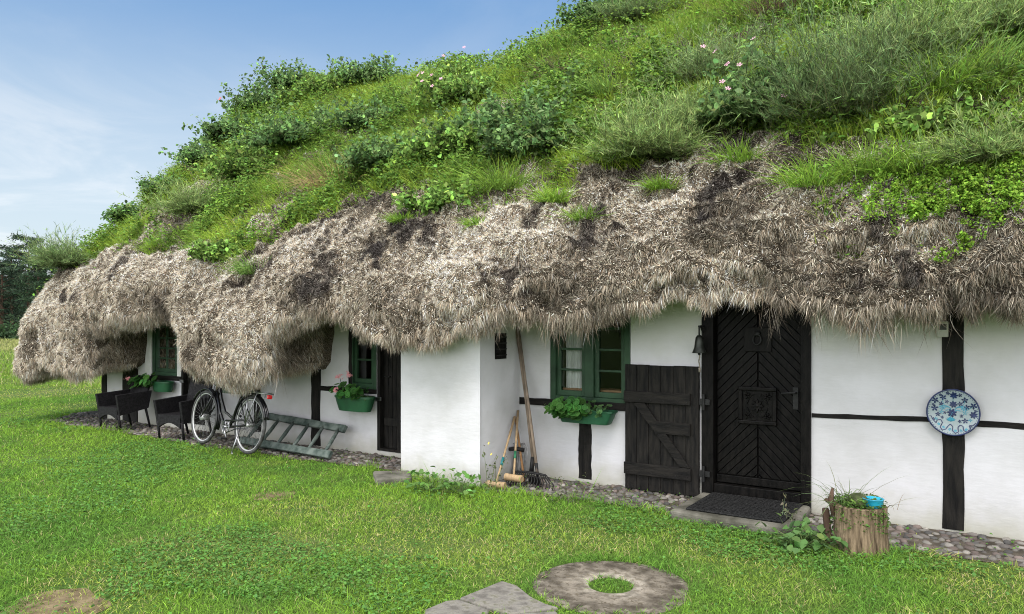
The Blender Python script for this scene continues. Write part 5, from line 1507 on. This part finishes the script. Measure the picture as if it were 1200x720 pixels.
# ================================================================== LAWN
WORN = [(*on_ground(px, py), r, k) for px, py, r, k in ((235, 655, .55, .9), (120, 690, .5, .9), (330, 640, .45, .8), (840, 642, .5, .8), (700, 632, .55, .7), (500, 618, .5, .6), (900, 690, .4, .4), (420, 600, .4, .5), (560, 660, .5, .35))]
def thin_field(P):
    t = smooth(.10, .42, fbm(P, .75, 3, 12.0))
    n = fbm(P, 3.0, 3, 19.0)
    for (gx, gy, r, k) in WORN:
        d = np.hypot((P[:, 0] - gx) / 1.5, P[:, 1] - gy) / r
        t = np.maximum(t, k * smooth(1.1, .3, d + .7 * n))
    return t
fwd = np.array([-S, C, 0]); rgt = np.array([C, S, 0])
def in_poly(x, y, poly):
    ins = np.zeros(len(x), bool); n = len(poly)
    for i in range(n):
        (xa, ya), (xb, yb) = poly[i], poly[(i + 1) % n]
        with np.errstate(divide='ignore', invalid='ignore'):
            ins ^= ((ya > y) != (yb > y)) & (x < (xb - xa) * (y - ya) / (yb - ya) + xa)
    return ins
FLP = [[on_ground(*p) for p in f] for f in fl] + [[on_ground(*p) for p in ((583, 725), (652, 720), (668, 745), (580, 752))]]
def lawn_points(n, r0, r1, k, half=math.radians(43)):
    """random ground points round the viewpoint, denser close by (level of detail by distance)"""
    rr = np.linspace(r0, r1, 800); w = rr * (5 / np.maximum(rr, 5)) ** k
    cdf = np.cumsum(w); cdf /= cdf[-1]
    r = np.interp(R.random(n), cdf, rr); a = R.uniform(-half, half, n)
    P = CAM[None] * [1, 1, 0] + fwd * (r * np.cos(a))[:, None] + rgt * (r * np.sin(a))[:, None]
    return P, r
def allowed(P, soft=True):
    x, y = P[:, 0], P[:, 1]
    e = np.where(x > -12.7, cob_edge(x), -.75 * smooth(-13.6, -12.7, x))
    ok = (y < e + R.normal(0, .035, len(x)) + .10 * vnoise(np.stack([x * 5, y * 5, x * 0], 1))) | ((R.random(len(x)) < .05) & (y < -.02))
    ok |= (x < -13.6)
    ok |= (x > HX1) | (y > 7.6)
    front = (x > BX0 - .3) & (x < BX1 + .12) & (y < BY - .01)
    ok = np.where((x > BX0 - .35) & (x < BX1 + .1), front, ok)
    d = np.hypot(x - mcx, y - mcy); ok &= (d > .45 + .05 * vnoise(np.stack([x * 7, y * 7, x * 0], 1)) + R.normal(0, .02, len(x))) | (d < .128)
    xj, yj = x + R.normal(0, .022, len(x)), y + R.normal(0, .022, len(x))
    for p in FLP: ok &= ~in_poly(xj, yj, p)
    ok &= ~((x > sx_a) & (x < sx_b) & (y > -.84))
    ok &= np.hypot(x - sgx, y - sgy) > .18
    for (gx, gy, rw) in SPOTS: ok &= (np.hypot((x - gx) / 1.1, y - gy) > rw * (.8 * R.random(len(x))))
    return ok
parts = []
n = 1150000
P, r = lawn_points(n, 2.2, 30, 1.55, math.radians(55))
thin = thin_field(P)
keep = allowed(P) & (R.random(n) > thin * .68)
P, r, thin = P[keep], r[keep], thin[keep]; n = len(P)
lush = smooth(-.3, .4, fbm(P, .55, 3, 40.))
L = R.uniform(.024, .060, n) * (.75 + .5 * lush) * (1 - .3 * thin) * (1 + .012 * np.maximum(r - 6, 0))
tall = R.random(n) < .012; L = np.where(tall, L * R.uniform(1.6, 2.6, n), L)
# longer fringe where the mower cannot reach
x, y = P[:, 0], P[:, 1]
fringe = np.exp(-np.abs(y - (cob_edge(x))) / .10) * (x > -13) + np.exp(-np.maximum(np.hypot(x - sgx, y - sgy) - .2, 0) / .10) + np.exp(-np.maximum(BY - y, 0) / .12) * ((x > BX0 - .2) & (x < BX1 + .2)) + .5 * np.exp(-np.abs(np.hypot(x - mcx, y - mcy) - .46) / .03)
fringe = np.clip(fringe, 0, 1) * smooth(-.3, .5, fbm(P, 3, 2, 77.))
L = L * (1 + 1.9 * fringe)
W = .0038 * (1 + .10 * np.maximum(r - 4, 0)) * R.uniform(.7, 1.3, n)
d = norm(UZ + jit(n, .42)); bend = np.stack([R.normal(0, .35, n) * L, R.normal(0, .35, n) * L, -R.uniform(0, .45, n) * L], 1)
t1_ = fbm(P, .5, 3, 5.)[:, None]; t2_ = fbm(P, 2.4, 3, 25.)[:, None]
LG, LY, LD, LS = np.array((.195, .345, .036)), np.array((.32, .395, .062)), np.array((.110, .240, .032)), np.array((.42, .37, .17))
mixv = np.clip(.5 + 1.3 * t1_ + .9 * t2_, 0, 1)
c = LD * (1 - mixv) + LG * mixv
yl = np.clip(np.maximum(smooth(.05, .4, fbm(P, .75, 3, 12.0)), 1.1 * thin)[:, None] * .85 + smooth(.15, .5, fbm(P, .22, 2, 64.))[:, None] * .5, 0, 1); c = c * (1 - yl) + LY * yl
k = R.random((n, 1)); c = np.where(k < .03 + .30 * thin[:, None], LS * 1.0, c)
c = np.clip(c * np.exp(R.normal(0, .26, (n, 1))), 0, .7)
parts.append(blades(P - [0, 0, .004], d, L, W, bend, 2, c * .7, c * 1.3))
# clover and small broad weeds in patches
n = 170000
P, r = lawn_points(n, 3.4, 16, 1.5)
cl = smooth(.02, .28, fbm(P, .9, 3, 91.))
keep = allowed(P) & (R.random(n) < .05 + cl * .95); P, r = P[keep], r[keep]; n = len(P)
P[:, 2] = R.uniform(.012, .045, n)
rad = R.uniform(.006, .0125, n) * (1 + .05 * np.maximum(r - 5, 0))
c = shade((.11, .235, .050), n, .22)
parts.append(leaves(P, jit(n) * [1, 1, .2], norm(UZ + jit(n, .35)), rad * 2.1, rad * 1.9, c, .1))
V, T, Cc = cat(parts)
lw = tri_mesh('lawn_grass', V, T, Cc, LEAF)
tag(lw, 'short mown green grass with clover and thin yellowish patches', 'grass', kind='stuff')

# the rough meadow beyond the mown lawn
n = 120000
P, r = lawn_points(n, 16, 85, 1.35, math.radians(46))
x, y = P[:, 0], P[:, 1]
edge = P @ fwd - CAM @ fwd + .9 * fbm(P, .2, 2, 3.)
keep = (edge > 17.5) & ~((x > HX0 - .6) & (x < HX1 + 1) & (y > -2) & (y < HD + 1.5)); P, r = P[keep], r[keep]; n = len(P)
L = R.uniform(.16, .42, n) * (1 + .25 * fbm(P, .15, 2, 8.)); L *= smooth(16.5, 22, P @ fwd - CAM @ fwd) * .7 + .3
d = norm(UZ + jit(n, .25)); bend = np.stack([R.normal(.1, .25, n) * L, R.normal(0, .25, n) * L, -R.uniform(.05, .4, n) * L], 1)
far_ = P @ fwd - CAM @ fwd
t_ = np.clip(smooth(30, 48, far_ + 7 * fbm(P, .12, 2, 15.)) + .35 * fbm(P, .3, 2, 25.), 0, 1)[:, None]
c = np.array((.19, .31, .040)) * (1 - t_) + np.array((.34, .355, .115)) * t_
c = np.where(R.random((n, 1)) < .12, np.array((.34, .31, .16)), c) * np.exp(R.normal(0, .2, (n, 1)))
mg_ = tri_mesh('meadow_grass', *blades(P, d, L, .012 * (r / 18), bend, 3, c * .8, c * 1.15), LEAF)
tag(mg_, 'taller yellow green meadow grass between the lawn and the wood', 'grass', kind='stuff')

# ================================================================== WOOD BEYOND THE MEADOW
def pine(px, dist, h, label, spread=2.6, bare=.45, col=(.042, .068, .040), grp='pines of the wood beyond the meadow', nl=5200):
    d = ray(px, HY); p = CAM + d * dist; p[2] = 0
    root = empty('pine_tree', p, label, 'pine', grp)
    mb = MB(); lean = random.uniform(-.4, .4)
    mb.tube([(0, 0, -.1), (lean * .3, 0, h * .3), (lean * .7, 0, h * .65), (lean, 0, h * .97)], [.20, .16, .10, .02], 9)
    tr = mb.build('trunk', PBARK, root, world=False, sm=True)
    mb = MB(); cen = []
    nb = 34
    for k in range(nb):
        t = bare + (1 - bare) * (k / nb); z = h * t; a = k * 2.4 + random.uniform(-.4, .4)
        env = math.sin(math.pi * min(1, .18 + .82 * (1 - (t - bare) / (1 - bare)))) ** .7 if t > bare + .1 else .75
        Lb = spread * (.25 + .75 * env * (1 - .55 * (t - bare) / (1 - bare))) * random.uniform(.55, 1.1)
        b0_ = Vector((lean * t, 0, z)); b1_ = b0_ + Vector((math.cos(a) * Lb, math.sin(a) * Lb, Lb * random.uniform(-.05, .35)))
        mb.tube([b0_, b0_.lerp(b1_, .5) + Vector((0, 0, .1)), b1_], [.045, .03, .012], 5)
        for q in range(3): cen.append((b0_.lerp(b1_, .45 + .28 * q), .30 + .22 * Lb * .45))
    mb.build('branch', PBARK, tr, world=False)
    cen += [(Vector((lean, 0, h * .97)), .45), (Vector((lean, 0, h * .92)), .6)]
    ci = R.integers(0, len(cen), nl)
    cc = np.array([c[0][:] for c in cen])[ci]; rr = np.array([c[1] for c in cen])[ci]
    o_ = norm(jit(nl)) * (R.random((nl, 1)) ** .45) * [1, 1, .55]
    P = cc + o_ * rr[:, None]
    dd = norm(o_ + jit(nl, .6) + [0, 0, .3])
    c = shade(col, nl, .3)
    tri_mesh('crown', *blades(P, dd, R.uniform(.14, .36, nl), R.uniform(.05, .10, nl), jit(nl, .04), 2, c, c * 1.25), LEAF, root, world=False)
    return root
pine(33, 74, 10.2, 'tallest pine with the broad rounded crown nearest the house', 2.9, .38)
pine(14, 78, 9.6, 'narrow pine just left of the tallest one', 2.2, .35)
pine(52, 80, 9.4, 'pine half hidden behind the far end of the thatch', 2.6, .40)
pine(2, 72, 7.6, 'lower bushy pine at the left edge of the view', 2.6, .25)
pine(44, 70, 7.4, 'lower bushy pine in front of the taller pines', 2.2, .22, col=(.034, .062, .030))
hid = 'dark pine of the wood standing off to the side or behind the house'
for k, (px, dist, h) in enumerate(((-40, 76, 9.6), (-95, 80, 10.4), (-150, 74, 9), (95, 82, 9.6), (150, 84, 9.4), (-210, 82, 10))): pine(px, dist, h, hid, 2.6, .35, nl=3000, grp='pines hidden beside the view')
def bush(px, dist, w, h, label, col=(.045, .085, .035)):
    d = ray(px, HY); p = CAM + d * dist; p[2] = 0
    root = empty('woodland_bush', p, label, 'bush', 'bushes under the pines')
    fo = stem_shrub(p, np.array([0, 0, 1.0]), (w, h), 'broad', 70, 26, .22, col)
    tri_mesh('stem', *fo[1], LEAF, root, world=False); tri_mesh('foliage', *fo[0], LEAF, root, world=False)
bush(6, 66, 3.6, 2.0, 'rounded green bush at the meadow edge under the leftmost pines')
bush(26, 67, 3.2, 1.7, 'low green bush at the foot of the tallest pine')
bush(45, 66, 3.2, 1.9, 'green bush at the meadow edge close to the thatch end')
bush(-25, 66, 3.6, 2.0, 'green bush just beyond the left side of the view')
# a dense undergrowth behind the first trees closes the view into the wood
n = 26000
px_ = R.uniform(-260, 230, n); dist = R.uniform(84, 100, n)
rr_ = (px_ - CX) / FPX
P = CAM * [1, 1, 0] + np.stack([C * rr_ - S, S * rr_ + C, rr_ * 0], 1) * dist[:, None]
P[:, 2] = R.random(n) ** .9 * (6.5 + 2.6 * fbm(P, .11, 2, 9.))
c = shade((.038, .058, .040), n, .3)
uw = tri_mesh('distant_wood', *blades(P, norm(jit(n) + UZ * .4), R.uniform(.4, 1.0, n), R.uniform(.2, .45, n), jit(n, .15), 2, c), LEAF)
tag(uw, 'dark mass of the pine wood behind the first row of trees', 'wood', kind='stuff')

# ================================================================== LIGHT, SKY, CAMERA
SUN_EL, SUN_AZ = math.radians(60), math.radians(160)     # azimuth of the sun measured from +Y, clockwise
w = bpy.data.worlds.new('World'); scene.world = w; w.use_nodes = True
nt = w.node_tree; bg = nt.nodes['Background']
sky = N(nt, 'ShaderNodeTexSky'); sky.sky_type = 'NISHITA'; sky.sun_disc = False
sky.sun_elevation = SUN_EL; sky.sun_rotation = SUN_AZ; sky.air_density = 1.0; sky.dust_density = 1.2; sky.ozone_density = 1.5
tc = N(nt, 'ShaderNodeTexCoord'); sp = N(nt, 'ShaderNodeSeparateXYZ'); nt.links.new(tc.outputs['Generated'], sp.inputs[0])
# cloud sheets: noise on the plane of the sky, flattened towards the horizon
def M_(op, a, b=None, c=None, clamp=False):
    n = N(nt, 'ShaderNodeMath', operation=op); n.use_clamp = clamp
    for i, v in enumerate((a, b, c)):
        if v is None: continue
        if isinstance(v, (int, float)): n.inputs[i].default_value = v
        else: nt.links.new(v, n.inputs[i])
    return n.outputs[0]
def MR_(v, a, b, c, d):
    n = N(nt, 'ShaderNodeMapRange', interpolation_type='SMOOTHSTEP'); nt.links.new(v, n.inputs[0])
    for i, x in enumerate((a, b, c, d)): n.inputs[1 + i].default_value = x
    return n.outputs[0]
def MIX_(f, a, b):
    n = N(nt, 'ShaderNodeMix', data_type='RGBA'); nt.links.new(f, n.inputs['Factor'])
    for k, v in (('A', a), ('B', b)):
        if isinstance(v, tuple): n.inputs[k].default_value = (*v, 1)
        else: nt.links.new(v, n.inputs[k])
    return n.outputs['Result']
el = M_('MAXIMUM', sp.outputs['Z'], 0.0)
# cloud sheets: noise on the plane of the sky, flattened towards the horizon
za = M_('ADD', el, .10)
cb = N(nt, 'ShaderNodeCombineXYZ'); nt.links.new(M_('DIVIDE', sp.outputs['X'], za), cb.inputs[0]); nt.links.new(M_('DIVIDE', sp.outputs['Y'], za), cb.inputs[1])
def noise_(sc, det, ro, dist, off=0.0):
    cn = N(nt, 'ShaderNodeTexNoise'); cn.inputs['Scale'].default_value = sc; cn.inputs['Detail'].default_value = det; cn.inputs['Roughness'].default_value = ro; cn.inputs['Distortion'].default_value = dist
    m = N(nt, 'ShaderNodeMapping'); m.inputs['Location'].default_value = (off, off * .7, 0); nt.links.new(cb.outputs[0], m.inputs[0]); nt.links.new(m.outputs[0], cn.inputs['Vector'])
    return cn.outputs['Fac']
n_big = noise_(.8, 8, .55, .3, 3.1)
n_fine = noise_(1.1, 9, .6, .8, 7.7)
# an open blue stretch to the north west; unseen bright cloud added over the rest to raise the ambient light
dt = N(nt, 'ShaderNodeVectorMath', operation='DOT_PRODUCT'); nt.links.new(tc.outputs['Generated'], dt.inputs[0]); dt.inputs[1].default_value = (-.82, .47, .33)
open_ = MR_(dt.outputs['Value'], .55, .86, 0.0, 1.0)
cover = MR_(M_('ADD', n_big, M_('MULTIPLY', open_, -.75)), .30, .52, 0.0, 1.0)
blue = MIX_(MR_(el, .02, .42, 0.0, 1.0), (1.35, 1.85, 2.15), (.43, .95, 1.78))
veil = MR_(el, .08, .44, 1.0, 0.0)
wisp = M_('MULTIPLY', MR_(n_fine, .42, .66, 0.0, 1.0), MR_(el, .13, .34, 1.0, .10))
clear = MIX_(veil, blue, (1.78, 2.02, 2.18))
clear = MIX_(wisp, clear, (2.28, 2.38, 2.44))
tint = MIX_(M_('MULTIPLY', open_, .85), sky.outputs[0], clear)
allsky = MIX_(cover, tint, MIX_(MR_(el, .05, .6, 0.0, 1.0), (9.5, 9.6, 9.6), (6.2, 6.3, 6.4)))  # added cloud glow, strongest near the horizon, to lift the shaded walls
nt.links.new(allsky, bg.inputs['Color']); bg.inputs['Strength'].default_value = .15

sl = bpy.data.lights.new('sun', 'SUN'); sl.energy = 1.5; sl.angle = math.radians(26); sl.color = (1, .96, .9)
so = bpy.data.objects.new('sun', sl); COL.objects.link(so)
dirv = Vector((math.sin(SUN_AZ) * math.cos(SUN_EL), math.cos(SUN_AZ) * math.cos(SUN_EL), math.sin(SUN_EL)))
so.rotation_euler = dirv.to_track_quat('Z', 'Y').to_euler()

cam = bpy.data.cameras.new('camera'); co = bpy.data.objects.new('camera', cam); COL.objects.link(co)
co.location = tuple(CAM); co.rotation_euler = (math.pi / 2, 0, YAW)
cam.lens = 26.0; cam.sensor_width = 36; cam.shift_y = .015; cam.clip_end = 3000; cam.clip_start = .05
scene.camera = co
scene.view_settings.view_transform = 'Standard'; scene.view_settings.look = 'None'; scene.view_settings.gamma = 1; scene.view_settings.exposure = 1.2
scene.view_settings.use_curve_mapping = False
scene.render.engine = 'CYCLES'
scene.cycles.max_bounces = 6; scene.cycles.diffuse_bounces = 3; scene.cycles.transparent_max_bounces = 8; scene.cycles.glossy_bounces = 3
scene.cycles.use_denoising = True; scene.cycles.denoiser = 'OPENIMAGEDENOISE'; scene.cycles.denoising_input_passes = 'RGB_ALBEDO_NORMAL'; scene.cycles.denoising_prefilter = 'NONE'; scene.cycles.filter_width = 1.0
